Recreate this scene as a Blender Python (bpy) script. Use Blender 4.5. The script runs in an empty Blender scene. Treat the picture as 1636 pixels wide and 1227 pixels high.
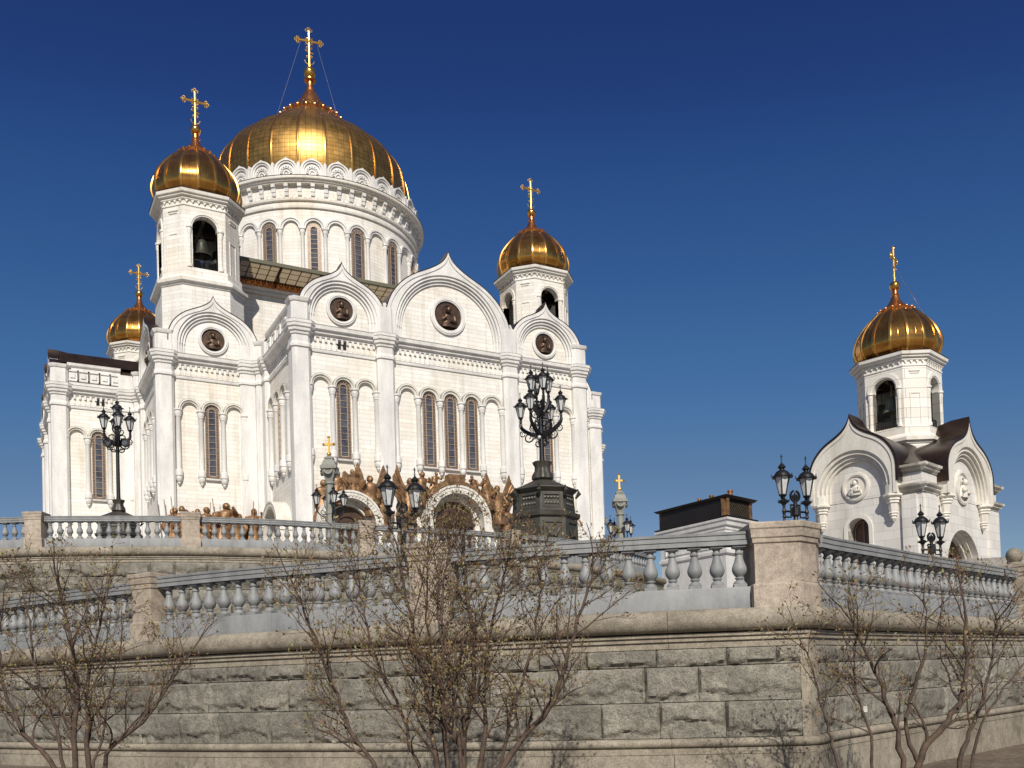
import bpy, bmesh, math, random
from math import sin, cos, pi, radians, sqrt, atan2
random.seed(7)
S = bpy.context.scene
COL = S.collection

# ------------------------------------------------------------------ camera, sky, sun, exposure
CAM = (-43.167, -133.789, 1.6)
YAW = 0.5024
cam = bpy.data.cameras.new('camera'); co = bpy.data.objects.new('camera', cam); COL.objects.link(co)
cam.sensor_width = 36.0; cam.sensor_fit = 'HORIZONTAL'
cam.lens = 1490.84 / 1636 * 36.0
cam.shift_y = (1049.14 - 613.5) / 1636
cam.clip_start = 0.1; cam.clip_end = 9000
from mathutils import Matrix, Vector, noise as mnoise
PITCH, ROLL = 0.02724, 0.03105
co.matrix_world = (Matrix.Translation(CAM) @ Matrix.Rotation(-YAW, 4, 'Z') @ Matrix.Rotation(pi/2 + PITCH, 4, 'X')
                   @ Matrix.Rotation(-ROLL, 4, 'Z'))
S.camera = co

SUN_AZ, SUN_EL = radians(22), radians(38)          # azimuth counted from -y towards -x
sdir = Vector((-sin(SUN_AZ)*cos(SUN_EL), -cos(SUN_AZ)*cos(SUN_EL), sin(SUN_EL)))
w = bpy.data.worlds.new('World'); S.world = w; w.use_nodes = True
nt = w.node_tree; nt.nodes.clear()
sky = nt.nodes.new('ShaderNodeTexSky'); sky.sky_type = 'NISHITA'; sky.sun_disc = False
sky.sun_elevation = SUN_EL; sky.sun_rotation = pi + SUN_AZ
sky.air_density = 1.0; sky.dust_density = 0.35; sky.ozone_density = 4.0; sky.altitude = 600
bg = nt.nodes.new('ShaderNodeBackground'); bg.inputs[1].default_value = 0.06
wo = nt.nodes.new('ShaderNodeOutputWorld')
spx = nt.nodes.new('ShaderNodeSeparateColor'); cmb = nt.nodes.new('ShaderNodeCombineColor'); nt.links.new(sky.outputs[0], spx.inputs[0])
for ch, cpts in enumerate((((0, .2), (.094, .32), (.124, .44), (.199, .62), (.306, .83), (.5, 1)), ((0, .4), (.171, .5), (.2225, .73), (.357, .91), (.529, .89), (.8, 1)), ((0, .95), (.344, 1.0), (.435, 1.16), (.644, 1.13), (.871, .96), (.98, 1)))):
    d_ = nt.nodes.new('ShaderNodeMath'); d_.operation = 'DIVIDE'; d_.inputs[1].default_value = 8.0; d_.use_clamp = True; nt.links.new(spx.outputs[ch], d_.inputs[0])   # deeper, polarised looking blue
    fc = nt.nodes.new('ShaderNodeFloatCurve'); cv = fc.mapping.curves[0]; fc.mapping.clip_max_y = 2.0
    cv.points[0].location = cpts[0]; cv.points[1].location = (1, 1)
    for q_ in cpts[1:]: cv.points.new(*q_)
    fc.mapping.update(); nt.links.new(d_.outputs[0], fc.inputs['Value'])
    r_ = nt.nodes.new('ShaderNodeMath'); r_.operation = 'MULTIPLY'; nt.links.new(fc.outputs[0], r_.inputs[0]); nt.links.new(spx.outputs[ch], r_.inputs[1]); nt.links.new(r_.outputs[0], cmb.inputs[ch])
nt.links.new(cmb.outputs[0], bg.inputs[0]); nt.links.new(bg.outputs[0], wo.inputs[0])
sl = bpy.data.lights.new('sun', 'SUN'); sl.energy = 4.8; sl.angle = radians(0.5); sl.color = (1.0, 0.935, 0.835)
so = bpy.data.objects.new('sun', sl); COL.objects.link(so)
so.rotation_euler = sdir.to_track_quat('Z', 'Y').to_euler(); so.location = (0, 0, 150)
S.view_settings.view_transform = 'Standard'; S.view_settings.look = 'None'
S.view_settings.exposure = 0.0; S.view_settings.gamma = 1.0

# ------------------------------------------------------------------ material helpers
def mat(name, base=(0.5, 0.5, 0.5), rough=0.7, metal=0.0, spec=0.5):
    m = bpy.data.materials.new(name); m.use_nodes = True
    b = m.node_tree.nodes['Principled BSDF']
    b.inputs['Base Color'].default_value = (*base, 1); b.inputs['Roughness'].default_value = rough
    b.inputs['Metallic'].default_value = metal; b.inputs['Specular IOR Level'].default_value = spec
    return m, m.node_tree, b
def N(t, kind, **kw):
    n = t.nodes.new(kind)
    for k, v in kw.items():
        if k in n.inputs: n.inputs[k].default_value = v
        else: setattr(n, k, v)
    return n
def noise_col(t, scale, detail, cols, vec=None, stretch=None):
    tc = N(t, 'ShaderNodeTexCoord'); src = tc.outputs['Object'] if vec is None else vec
    if stretch:
        mp = N(t, 'ShaderNodeMapping'); mp.inputs['Scale'].default_value = stretch
        t.links.new(src, mp.inputs[0]); src = mp.outputs[0]
    n = N(t, 'ShaderNodeTexNoise', Scale=scale, Detail=detail, Roughness=0.6); t.links.new(src, n.inputs['Vector'])
    r = N(t, 'ShaderNodeValToRGB'); e = r.color_ramp.elements
    e[0].position, e[0].color = cols[0][0], (*cols[0][1], 1); e[1].position, e[1].color = cols[-1][0], (*cols[-1][1], 1)
    for p, c in cols[1:-1]:
        q = e.new(p); q.color = (*c, 1)
    t.links.new(n.outputs[0], r.inputs[0]); return n, r
def mixc(t, kind, fac, a, b):
    m = N(t, 'ShaderNodeMix', data_type='RGBA', blend_type=kind)
    if isinstance(fac, float): m.inputs[0].default_value = fac
    else: t.links.new(fac, m.inputs[0])
    for v, i in ((a, 6), (b, 7)):
        if isinstance(v, tuple): m.inputs[i].default_value = (*v, 1)
        else: t.links.new(v, m.inputs[i])
    return m.outputs[2]
def bump(t, b, h, dist, strength=0.6, prev=None):
    n = N(t, 'ShaderNodeBump'); n.inputs['Strength'].default_value = strength; n.inputs['Distance'].default_value = dist
    t.links.new(h, n.inputs['Height'])
    if prev: t.links.new(prev, n.inputs['Normal'])
    t.links.new(n.outputs[0], b.inputs['Normal']); return n.outputs[0]

def white_stone(name, base, rowh, bw, lines=0.5, stain=(0.78, 0.70, 0.58), rot=0.0):
    """ashlar: running courses laid by the wall's own direction"""
    m, t, b = mat(name, base, 0.62)
    geo = N(t, 'ShaderNodeNewGeometry')
    pr = N(t, 'ShaderNodeVectorRotate', rotation_type='Z_AXIS'); pr.inputs['Angle'].default_value = rot
    nr = N(t, 'ShaderNodeVectorRotate', rotation_type='Z_AXIS'); nr.inputs['Angle'].default_value = rot
    t.links.new(geo.outputs['Position'], pr.inputs[0]); t.links.new(geo.outputs['True Normal'], nr.inputs[0])
    sp = N(t, 'ShaderNodeSeparateXYZ'); t.links.new(pr.outputs[0], sp.inputs[0])
    sn = N(t, 'ShaderNodeSeparateXYZ'); t.links.new(nr.outputs[0], sn.inputs[0])
    ax = N(t, 'ShaderNodeMath', operation='ABSOLUTE'); t.links.new(sn.outputs[0], ax.inputs[0])
    gt = N(t, 'ShaderNodeMath', operation='GREATER_THAN'); t.links.new(ax.outputs[0], gt.inputs[0]); gt.inputs[1].default_value = 0.72
    mx = N(t, 'ShaderNodeMix', data_type='FLOAT'); t.links.new(gt.outputs[0], mx.inputs[0])
    t.links.new(sp.outputs[0], mx.inputs[2]); t.links.new(sp.outputs[1], mx.inputs[3])
    cb = N(t, 'ShaderNodeCombineXYZ'); t.links.new(mx.outputs[0], cb.inputs[0]); t.links.new(sp.outputs[2], cb.inputs[1])
    br = N(t, 'ShaderNodeTexBrick', Scale=1.0); br.inputs['Brick Width'].default_value = bw; br.inputs['Row Height'].default_value = rowh
    br.inputs['Mortar Size'].default_value = 0.013; br.inputs['Mortar Smooth'].default_value = 0.3; br.inputs['Bias'].default_value = 0.0
    br.inputs['Color1'].default_value = (1, 1, 1, 1); br.inputs['Color2'].default_value = (0.885, 0.875, 0.855, 1)
    br.inputs['Mortar'].default_value = (1-lines, 1-lines, 1-lines, 1)
    t.links.new(cb.outputs[0], br.inputs['Vector'])
    n1, r1 = noise_col(t, 0.16, 6, [(0.46, (1, 1, 1)), (0.68, tuple(s/bb for s, bb in zip(stain, (0.82, 0.8, 0.76))))], geo.outputs['Position'])
    n2, r2 = noise_col(t, 1.6, 5, [(0.3, (0.9, 0.9, 0.9)), (0.7, (1, 1, 1))], geo.outputs['Position'], (1, 1, 0.35))
    c = mixc(t, 'MULTIPLY', 1.0, base, br.outputs['Color']); c = mixc(t, 'MULTIPLY', 0.75, c, r1.outputs[0]); c = mixc(t, 'MULTIPLY', 1.0, c, r2.outputs[0])
    n3, r3 = noise_col(t, 1.1, 4, [(0.54, (1, 1, 1)), (0.74, (0.72, 0.68, 0.62))], geo.outputs['Position'], (1, 1, 0.07)); c = mixc(t, 'MULTIPLY', 0.75, c, r3.outputs[0])
    t.links.new(c, b.inputs['Base Color'])
    bump(t, b, br.outputs['Color'], 0.02, 0.5)
    return m
M = {}
M['ashlar'] = white_stone('white_ashlar', (0.84, 0.815, 0.76), 0.45, 2.3, 0.5)
M['chapel_ashlar'] = white_stone('chapel_ashlar', (0.74, 0.715, 0.675), 0.40, 0.85, 0.28, (0.70, 0.64, 0.54), rot=-0.262)
def plain_stone(name, c0, c1, scale, rough=0.6, streak=0.3, bd=0.0):
    m, t, b = mat(name, c0, rough)
    geo = N(t, 'ShaderNodeNewGeometry')
    n, r = noise_col(t, scale, 7, [(0.35, c1), (0.62, c0)], geo.outputs['Position'], (1, 1, streak))
    n2, r2 = noise_col(t, scale*7, 4, [(0.3, (0.88, 0.88, 0.87)), (0.7, (1, 1, 1))], geo.outputs['Position'])
    n3, r3 = noise_col(t, scale*1.7, 4, [(0.52, (1, 1, 1)), (0.76, (0.78, 0.755, 0.71))], geo.outputs['Position'], (1, 1, 0.12))
    t.links.new(mixc(t, 'MULTIPLY', .7, mixc(t, 'MULTIPLY', 1.0, r.outputs[0], r2.outputs[0]), r3.outputs[0]), b.inputs['Base Color'])
    if bd: bump(t, b, n2.outputs[0], bd, 0.5)
    return m
M['marble'] = plain_stone('white_marble', (0.79, 0.77, 0.735), (0.62, 0.605, 0.585), 0.7)
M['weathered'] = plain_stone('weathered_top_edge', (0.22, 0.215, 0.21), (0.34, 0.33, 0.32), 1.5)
M['carved'] = plain_stone('carved_white_stone', (0.74, 0.71, 0.65), (0.60, 0.56, 0.49), 1.6, 0.7, 1.0, 0.05)
M['plaster'] = plain_stone('chapel_trim', (0.76, 0.72, 0.65), (0.66, 0.62, 0.55), 1.2, 0.65, 0.5)

def granite(name, cols, speck=60, bd=0.008, attr=None, rough=0.75):
    m, t, b = mat(name, cols[1], rough)
    tc = N(t, 'ShaderNodeNewGeometry'); P_ = tc.outputs['Position']
    n1, r1 = noise_col(t, 1.1, 8, [(0.32, cols[0]), (0.5, cols[1]), (0.68, cols[2])], P_)
    n2, r2 = noise_col(t, speck, 3, [(0.36, (0.62, 0.61, 0.60)), (0.5, (1, 1, 1)), (0.66, (1.25, 1.23, 1.2))], P_)
    n3, r3 = noise_col(t, 7, 6, [(0.35, (0.72, 0.71, 0.70)), (0.6, (1.06, 1.05, 1.03))], P_)
    c = mixc(t, 'MULTIPLY', 1.0, r1.outputs[0], r2.outputs[0]); c = mixc(t, 'MULTIPLY', 0.9, c, r3.outputs[0])
    if attr:
        a = N(t, 'ShaderNodeAttribute', attribute_name=attr)
        c = mixc(t, 'MULTIPLY', 1.0, c, a.outputs['Color'])
    t.links.new(c, b.inputs['Base Color'])
    n4, r4 = noise_col(t, 22, 8, [(0.38, (0.55, 0.54, 0.52)), (0.5, (1, 1, 1)), (0.7, (1.12, 1.1, 1.08))], P_); t.links.new(mixc(t, 'MULTIPLY', 0.55 if attr else 0.3, c, r4.outputs[0]), b.inputs['Base Color'])
    p = bump(t, b, n3.outputs[0], bd*4, 0.5); p = bump(t, b, n4.outputs[0], bd*3, 0.7 if attr else 0.3, p); bump(t, b, n2.outputs[0], bd, 0.6, p)
    return m
M['rock'] = granite('rock_faced_granite', ((0.175, 0.166, 0.14), (0.25, 0.235, 0.197), (0.33, 0.31, 0.26)), 55, 0.012, 'tone')
M['granite'] = granite('dressed_granite', ((0.205, 0.178, 0.135), (0.29, 0.256, 0.20), (0.36, 0.32, 0.25)), 70, 0.003)
M['pink_granite'] = granite('pinkish_granite', ((0.32, 0.27, 0.215), (0.41, 0.345, 0.275), (0.47, 0.405, 0.33)), 80, 0.002)
M['grey_granite'] = plain_stone('grey_green_granite', (0.27, 0.27, 0.235), (0.21, 0.21, 0.185), 2.5, 0.6, 1.0)
M['grey_paint'] = plain_stone('blue_grey_paint', (0.275, 0.280, 0.278), (0.20, 0.207, 0.21), 3.5, 0.6, 0.5, 0.003)

def gold_mat(name, c0, c1, rough, tile=None, gm=0.93):
    m, t, b = mat(name, c0, rough, gm)
    tc = N(t, 'ShaderNodeTexCoord')
    n, r = noise_col(t, 0.9, 4, [(0.3, c1), (0.7, c0)])
    rr = N(t, 'ShaderNodeMapRange'); rr.inputs[3].default_value = rough-0.05; rr.inputs[4].default_value = rough+0.09
    t.links.new(n.outputs[0], rr.inputs[0]); t.links.new(rr.outputs[0], b.inputs['Roughness'])
    c = r.outputs[0]
    if tile:
        br = N(t, 'ShaderNodeTexBrick', Scale=1.0, offset=0.0); br.inputs['Brick Width'].default_value = tile[0]; br.inputs['Row Height'].default_value = tile[1]
        br.inputs['Mortar Size'].default_value = 0.05; br.inputs['Mortar Smooth'].default_value = 0.5
        br.inputs['Color1'].default_value = (1, 1, 1, 1); br.inputs['Color2'].default_value = (0.8, 0.78, 0.74, 1); br.inputs['Mortar'].default_value = (0.42, 0.36, 0.3, 1)
        t.links.new(tc.outputs['UV'], br.inputs['Vector'])
        c = mixc(t, 'MULTIPLY', tile[2], c, br.outputs['Color']); bump(t, b, br.outputs['Color'], 0.03, 0.25)
    t.links.new(c, b.inputs['Base Color']); return m
M['gold_main'] = gold_mat('tiled_gold', (0.54, 0.325, 0.10), (0.38, 0.212, 0.06), 0.39, (0.75, 0.62, 0.85))
M['gold'] = gold_mat('gilded_sheet', (0.70, 0.35, 0.08), (0.46, 0.205, 0.048), 0.17, (1.4, 1.1, 0.3))
M['gold_rib'] = gold_mat('gilded_rib', (0.80, 0.45, 0.12), (0.65, 0.33, 0.08), 0.20)
M['gold_cross'] = gold_mat('gilded_cross', (0.85, 0.56, 0.16), (0.7, 0.42, 0.1), 0.34)
M['copper'] = gold_mat('copper_collar', (0.75, 0.33, 0.12), (0.6, 0.24, 0.08), 0.28)
def metal_dirty(name, c0, c1, scale, rough, metal, bd=0.01):
    m, t, b = mat(name, c0, rough, metal)
    n, r = noise_col(t, scale, 6, [(0.35, c1), (0.62, c0)]); t.links.new(r.outputs[0], b.inputs['Base Color'])
    bump(t, b, n.outputs[0], bd, 0.4); return m
M['bronze'] = metal_dirty('brown_bronze', (0.33, 0.185, 0.088), (0.12, 0.068, 0.036), 2.2, 0.48, 0.5, 0.12)
M['dark_bronze'] = metal_dirty('dark_bronze', (0.14, 0.085, 0.055), (0.075, 0.05, 0.035), 1.5, 0.45, 0.7, 0.06)
M['roof'] = metal_dirty('dark_copper_roof', (0.06, 0.036, 0.026), (0.035, 0.023, 0.018), 0.8, 0.36, 0.6, 0.02)
M['iron'] = metal_dirty('black_cast_iron', (0.018, 0.017, 0.018), (0.010, 0.010, 0.011), 6, 0.42, 0.2, 0.004)
M['green_iron'] = metal_dirty('grey_green_cast_iron', (0.085, 0.078, 0.062), (0.05, 0.047, 0.038), 1.6, 0.5, 0.35, 0.02)
M['lattice'] = metal_dirty('dark_lattice_metal', (0.075, 0.058, 0.036), (0.045, 0.034, 0.022), 3, 0.5, 0.4)
M['black_sheet'] = metal_dirty('black_roof_sheet', (0.022, 0.016, 0.012), (0.014, 0.011, 0.009), 2, 0.5, 0.3)
M['bell'] = metal_dirty('bell_bronze_shaded', (0.06, 0.06, 0.045), (0.035, 0.035, 0.026), 2, 0.45, 0.4)  # cathedral bells: belfry shade put into a darker colour
M['bell_green_lit'] = metal_dirty('greenish_bell_lit', (0.20, 0.21, 0.15), (0.12, 0.13, 0.09), 2, 0.45, 0.4)  # chapel bells: same metal lightened, light put into the colour
M['canopy_steel'] = mat('olive_canopy_steel', (0.12, 0.115, 0.07), 0.6)[0]
M['canopy_glass'] = metal_dirty('dusty_canopy_sheet', (0.42, 0.35, 0.24), (0.3, 0.25, 0.17), 0.6, 0.5, 0.0, 0.0)
_t = M['canopy_glass'].node_tree; _tr = _t.nodes.new('ShaderNodeBsdfTranslucent'); _tr.inputs[0].default_value = (0.55, 0.44, 0.28, 1); _ms = _t.nodes.new('ShaderNodeMixShader'); _ms.inputs[0].default_value = 0.55
_t.links.new(_t.nodes['Principled BSDF'].outputs[0], _ms.inputs[1]); _t.links.new(_tr.outputs[0], _ms.inputs[2]); _t.links.new(_ms.outputs[0], _t.nodes['Material Output'].inputs[0])
M['glass'] = metal_dirty('stained_window_glass', (0.10, 0.105, 0.125), (0.045, 0.045, 0.06), 1.2, 0.12, 0.0, 0.0)
M['win_border'] = metal_dirty('brown_window_border', (0.23, 0.165, 0.13), (0.13, 0.09, 0.07), 4, 0.35, 0.2, 0.0)
M['win_bar'] = mat('pale_bronze_bars', (0.50, 0.38, 0.26), 0.5, 0.2)[0]
M['dark'] = mat('dark_interior', (0.012, 0.011, 0.010), 0.9)[0]
M['lantern_glass'] = metal_dirty('frosted_lantern_glass', (0.62, 0.62, 0.61), (0.5, 0.5, 0.49), 4, 0.25, 0.0, 0.0)
M['wood'] = metal_dirty('brown_varnished_wood', (0.12, 0.05, 0.022), (0.07, 0.03, 0.015), 4, 0.4, 0.0)
M['bark'] = metal_dirty('shrub_bark', (0.105, 0.068, 0.046), (0.045, 0.031, 0.024), 9, 0.85, 0.0, 0.02)
M['twig'] = metal_dirty('shrub_twig', (0.125, 0.074, 0.047), (0.06, 0.038, 0.027), 12, 0.85, 0.0)
def leafmat(name, c0, c1):
    m, t, b = mat(name, c0, 0.6)
    a = N(t, 'ShaderNodeAttribute', attribute_name='tone')
    t.links.new(mixc(t, 'MIX', a.outputs['Fac'], c0, c1), b.inputs['Base Color']); return m
M['bud'] = leafmat('opening_buds', (0.16, 0.068, 0.04), (0.22, 0.215, 0.062))
M['ground'] = granite('bare_soil', ((0.11, 0.085, 0.06), (0.16, 0.125, 0.09), (0.2, 0.16, 0.12)), 12, 0.01)
M['paving'] = granite('terrace_paving', ((0.26, 0.24, 0.21), (0.3, 0.28, 0.25), (0.34, 0.32, 0.29)), 20, 0.004)
M['fence_green'] = mat('pale_green_metal', (0.25, 0.42, 0.36), 0.5)[0]
M['wire'] = mat('steel_wire', (0.35, 0.35, 0.38), 0.4, 0.8)[0]

# ------------------------------------------------------------------ mesh helpers
class Fr:
    """wall frame: u runs to the right for a viewer outside, o outward"""
    def __init__(s, x, y, nx, ny):
        l = sqrt(nx*nx + ny*ny); s.x, s.y, s.nx, s.ny = x, y, nx/l, ny/l; s.ux, s.uy = -s.ny, s.nx
    def p(s, u, z, o=0.0): return (s.x + u*s.ux + o*s.nx, s.y + u*s.uy + o*s.ny, z)
class MB:
    def __init__(s): s.v = []; s.f = []; s.m = []; s.t = []; s.uv = {}; s.cm = 0; s.tone = 1.0
    def mt(s, i): s.cm = i; return s
    def add(s, pts): i = len(s.v); s.v.extend(pts); return i
    def face(s, idx): s.f.append(tuple(idx)); s.m.append(s.cm); s.t.append(s.tone)
    def poly(s, pts): i = s.add(pts); s.face(range(i, i+len(pts)))
    def grid(s, rows, closed=False, capa=False, capb=False, uv=None):
        n = len(rows[0]); b = [s.add(r) for r in rows]
        for i in range(len(rows)-1):
            for j in range(n if closed else n-1):
                k = (j+1) % n
                if uv: s.uv[len(s.f)] = [uv[i][j], uv[i][k], uv[i+1][k], uv[i+1][j]]
                s.face((b[i]+j, b[i]+k, b[i+1]+k, b[i+1]+j))
        if capa: s.face(range(b[0], b[0]+n))
        if capb: s.face(range(b[-1], b[-1]+n))
    def box(s, c, d, rz=0.0):
        cx, cy, cz = c; x, y, z = d[0]/2, d[1]/2, d[2]/2; ca, sa = cos(rz), sin(rz)
        q = lambda a, b, e: (cx + a*ca - b*sa, cy + a*sa + b*ca, cz + e)
        r = [[q(-x, -y, e), q(x, -y, e), q(x, y, e), q(-x, y, e)] for e in (-z, z)]
        s.grid(r, True, True, True)
    def fbox(s, F, u0, u1, z0, z1, o0, o1):
        r = [[F.p(u0, z, o0), F.p(u0, z, o1), F.p(u1, z, o1), F.p(u1, z, o0)] for z in (z0, z1)]
        s.grid(r, True, True, True)
    def fext(s, F, pts, o0, o1):
        s.grid([[F.p(u, z, o0) for u, z in pts], [F.p(u, z, o1) for u, z in pts]], True, True, True)
    def fstrip(s, F, A, B, o0, o1):
        n = len(A)
        s.grid([[F.p(u, z, o0) for u, z in A], [F.p(u, z, o1) for u, z in A]])
        s.grid([[F.p(u, z, o1) for u, z in A], [F.p(u, z, o1) for u, z in B]])
        s.grid([[F.p(u, z, o1) for u, z in B], [F.p(u, z, o0) for u, z in B]])
        for k in (0, n-1):
            s.poly([F.p(*A[k], o0), F.p(*A[k], o1), F.p(*B[k], o1), F.p(*B[k], o0)])
    def ring(s, F, u, z, ri, ro, o0, o1, n=16, a0=0.0, a1=pi):
        A = [(u + ro*cos(a0+(a1-a0)*i/n), z + ro*sin(a0+(a1-a0)*i/n)) for i in range(n+1)]
        B = [(u + ri*cos(a0+(a1-a0)*i/n), z + ri*sin(a0+(a1-a0)*i/n)) for i in range(n+1)]
        s.fstrip(F, A, B, o0, o1)
    def fprof(s, F, prof, u0, u1):
        s.grid([[F.p(u, z, o) for o, z in prof] for u in (u0, u1)])
        for u in (u0, u1): s.poly([F.p(u, z, o) for o, z in prof])
    def lathe(s, cx, cy, prof, n=16, ph=0.0, capa=False, capb=False, sx=1.0, sy=1.0):
        s.grid([[(cx + r*sx*cos(ph + 2*pi*j/n), cy + r*sy*sin(ph + 2*pi*j/n), z) for j in range(n)] for r, z in prof], True, capa, capb)
    def flathe(s, F, u, o, prof, n=12, capa=True, capb=True):
        c = F.p(u, 0, o); s.lathe(c[0], c[1], prof, n, 0.3, capa, capb)
    def tube(s, pts, rad, n=6, cap=True):
        rows = []; pts = [Vector(p) for p in pts]; R = rad if isinstance(rad, (list, tuple)) else [rad]*len(pts); up = None
        for i, p in enumerate(pts):
            d = (pts[min(i+1, len(pts)-1)] - pts[max(i-1, 0)]).normalized()
            if up is None: up = Vector((0, 0, 1)) if abs(d.z) < 0.9 else Vector((1, 0, 0))
            a = d.cross(up)
            if a.length < 1e-5: a = d.orthogonal()
            a.normalize(); b = d.cross(a); up = -b if False else up
            rows.append([tuple(p + (a*cos(2*pi*j/n) + b*sin(2*pi*j/n))*R[i]) for j in range(n)])
        s.grid(rows, True, cap, cap)
    def oct(s, cx, cy, a, h, zg, rot=0.0, capa=True, capb=True):
        """loft of an octagon of half face a and apothem h; zg: list of (z, growth)"""
        rows = []
        for z, g in zg:
            aa, hh = a + g*(sqrt(2)-1), h + g
            q = [(-aa, -hh), (aa, -hh), (hh, -aa), (hh, aa), (aa, hh), (-aa, hh), (-hh, aa), (-hh, -aa)]
            rows.append([(cx + x*cos(rot) - y*sin(rot), cy + x*sin(rot) + y*cos(rot), z) for x, y in q])
        s.grid(rows, True, capa, capb)
    def sphere(s, c, r, n=12, sz=1.0):
        prof = [(max(1e-3, r*sin(pi*i/8)), c[2] - r*sz*cos(pi*i/8)) for i in range(9)]
        s.lathe(c[0], c[1], prof, n)
    def build(s, name, mats, parent=None, smooth=30, at=None):
        me = bpy.data.meshes.new(name)
        if at: s.v = [(a-at[0], b-at[1], c-at[2]) for a, b, c in s.v]
        me.from_pydata(s.v, [], s.f); mats = mats if isinstance(mats, (list, tuple)) else [mats]
        for k in mats: me.materials.append(M[k])
        me.polygons.foreach_set('material_index', s.m)
        if any(t != 1.0 for t in s.t):
            tn = me.attributes.new('tone', 'FLOAT', 'FACE'); tn.data.foreach_set('value', s.t)
        if s.uv:
            ul = me.uv_layers.new(name='UVMap')
            for fi, q in s.uv.items():
                p = me.polygons[fi]
                for k, li in enumerate(p.loop_indices): ul.data[li].uv = q[k]
        if smooth:
            me.polygons.foreach_set('use_smooth', [True]*len(s.f)); me.update(); me.set_sharp_from_angle(angle=radians(smooth))
        me.update()
        o = bpy.data.objects.new(name, me); COL.objects.link(o)
        if at: o.location = at
        if parent is not None:
            o.parent = parent
            if parent in WORLD: o.matrix_parent_inverse = Matrix.Translation(-Vector(WORLD[parent]))
        return o
WORLD = {}                                  # things whose parts are given in site coordinates
def wthing(name, label, cat, loc, group=None):
    e = thing(name, label, cat, group, loc); WORLD[e] = loc; return e
def tag(o, label=None, cat=None, group=None, kind=None):
    if label: o['label'] = label
    if cat: o['category'] = cat
    if group: o['group'] = group
    if kind: o['kind'] = kind
    return o
def thing(name, label, cat, group=None, loc=(0, 0, 0), rz=0.0):
    e = bpy.data.objects.new(name, None); COL.objects.link(e); e.location = loc; e.rotation_euler = (0, 0, rz); e.empty_display_size = 0.3
    return tag(e, label, cat, group)
def dup(o, parent=None, loc=None, rz=None, depth=0):
    c = o.copy(); COL.objects.link(c); inv = o.matrix_parent_inverse.copy(); c.parent = parent; c.matrix_parent_inverse = inv
    if loc is not None: c.location = loc
    if rz is not None: c.rotation_euler = (0, 0, rz)
    for ch in list(o.children): dup(ch, c)
    return c
CY, SY = cos(YAW), sin(YAW)
def W(r, d, z=0.0):                       # site plan: r to the right of the viewpoint, d ahead of it, in metres
    return (CAM[0] + r*CY + d*SY, CAM[1] - r*SY + d*CY, z)
def spline(p, n=8):
    out = []
    for i in range(len(p)-1):
        a, b, c, d = p[max(i-1, 0)], p[i], p[i+1], p[min(i+2, len(p)-1)]
        for k in range(n):
            t = k/n
            out.append(tuple(.5*(2*b[q] + (c[q]-a[q])*t + (2*a[q]-5*b[q]+4*c[q]-d[q])*t*t + (3*b[q]-a[q]-3*c[q]+d[q])*t**3) for q in range(len(b))))
    out.append(tuple(p[-1])); return out

# ================================================================== CATHEDRAL
X0, X1, X2, X3 = -16.66, -7.48, 7.36, 16.75
LF, CF, CL, LL, WL, CR, XR = 43.13, 29.47, 27.51, 36.84, 13.71, 28.2, 39.2
ZC, ZB = 38.05, 6.9
cath = wthing('cathedral', 'white stone cathedral with gold onion domes, ogee gables and tall arched windows', 'cathedral', (0, 0, ZB))

mb = MB()
plan = [(X0, -LF), (X3, -LF), (X3, -CF), (CR, -CF), (CR, -WL), (XR, -WL), (XR, WL), (CR, WL), (CR, CF), (X3, CF), (X3, LF), (X0, LF),
        (X0, CF), (-CL, CF), (-CL, WL), (-LL, WL), (-LL, -WL), (-CL, -WL), (-CL, -CF), (X0, -CF)]
mb.grid([[(x, y, ZB) for x, y in plan], [(x, y, 38.2) for x, y in plan]], True, False, True)
mb.build('wall', 'ashlar', cath, 0)
mb = MB()                                    # central core under the drum
mb.grid([[(x*17.2 - 0.2, y*18.5, z) for x, y in ((-1, -1), (1, -1), (1, 1), (-1, 1))] for z in (38.0, 51.4)], True, False, True)
for z0, g in ((51.0, .35), (51.4, .55)):
    mb.box((-0.2, 0, z0), (34.4 + 2*g, 37 + 2*g, .38))
mb.build('core_wall', 'ashlar', cath, 0)

F_S = Fr(0, -LF, 0, -1); F_CL = Fr(0, -CF, 0, -1); F_WL = Fr(0, -WL, 0, -1)
F_AW = Fr(X0, 0, -1, 0); F_CW = Fr(-CL, 0, -1, 0); F_LW = Fr(-LL, 0, -1, 0)

CORN = [(0, 37.0), (.14, 37.0), (.16, 37.2), (.42, 37.28), (.46, 37.55), (.72, 37.62), (.78, 37.98), (0, 38.12)]
STR = [(0, 35.45), (.12, 35.45), (.16, 35.58), (.16, 35.72), (0, 35.8)]
def pilaster(x, y, top=39.95, cap=True):
    mb = MB(); a, h = .64, .94
    mb.oct(x, y, a, h, [(ZB, .25), (ZB+2.2, .25), (ZB+2.4, .1), (ZB+2.8, 0), (35.5, 0)], 0, False, False)
    mb.oct(x, y, a, h, [(35.5, 0), (35.55, .14), (35.8, .14), (35.95, .07), (36.1, 0), (36.75, 0), (36.8, .12), (37.0, .15), (37.1, .3), (37.35, .33), (37.45, .46), (37.75, .5), (37.78, .56), (38.05, .58)], 0, False, False); mb.mt(1)
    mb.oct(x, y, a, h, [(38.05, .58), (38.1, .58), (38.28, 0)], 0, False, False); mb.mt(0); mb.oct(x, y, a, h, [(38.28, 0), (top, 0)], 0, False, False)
    if cap: mb.oct(x, y, a, h, [(top, 0), (top+.05, .1), (top+.25, .2), (top+.42, .24), (top+.46, .1), (top+.6, -.5)], 0, False, True)
    mb.build('pilaster', ['marble', 'weathered'], cath, 20)
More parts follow.
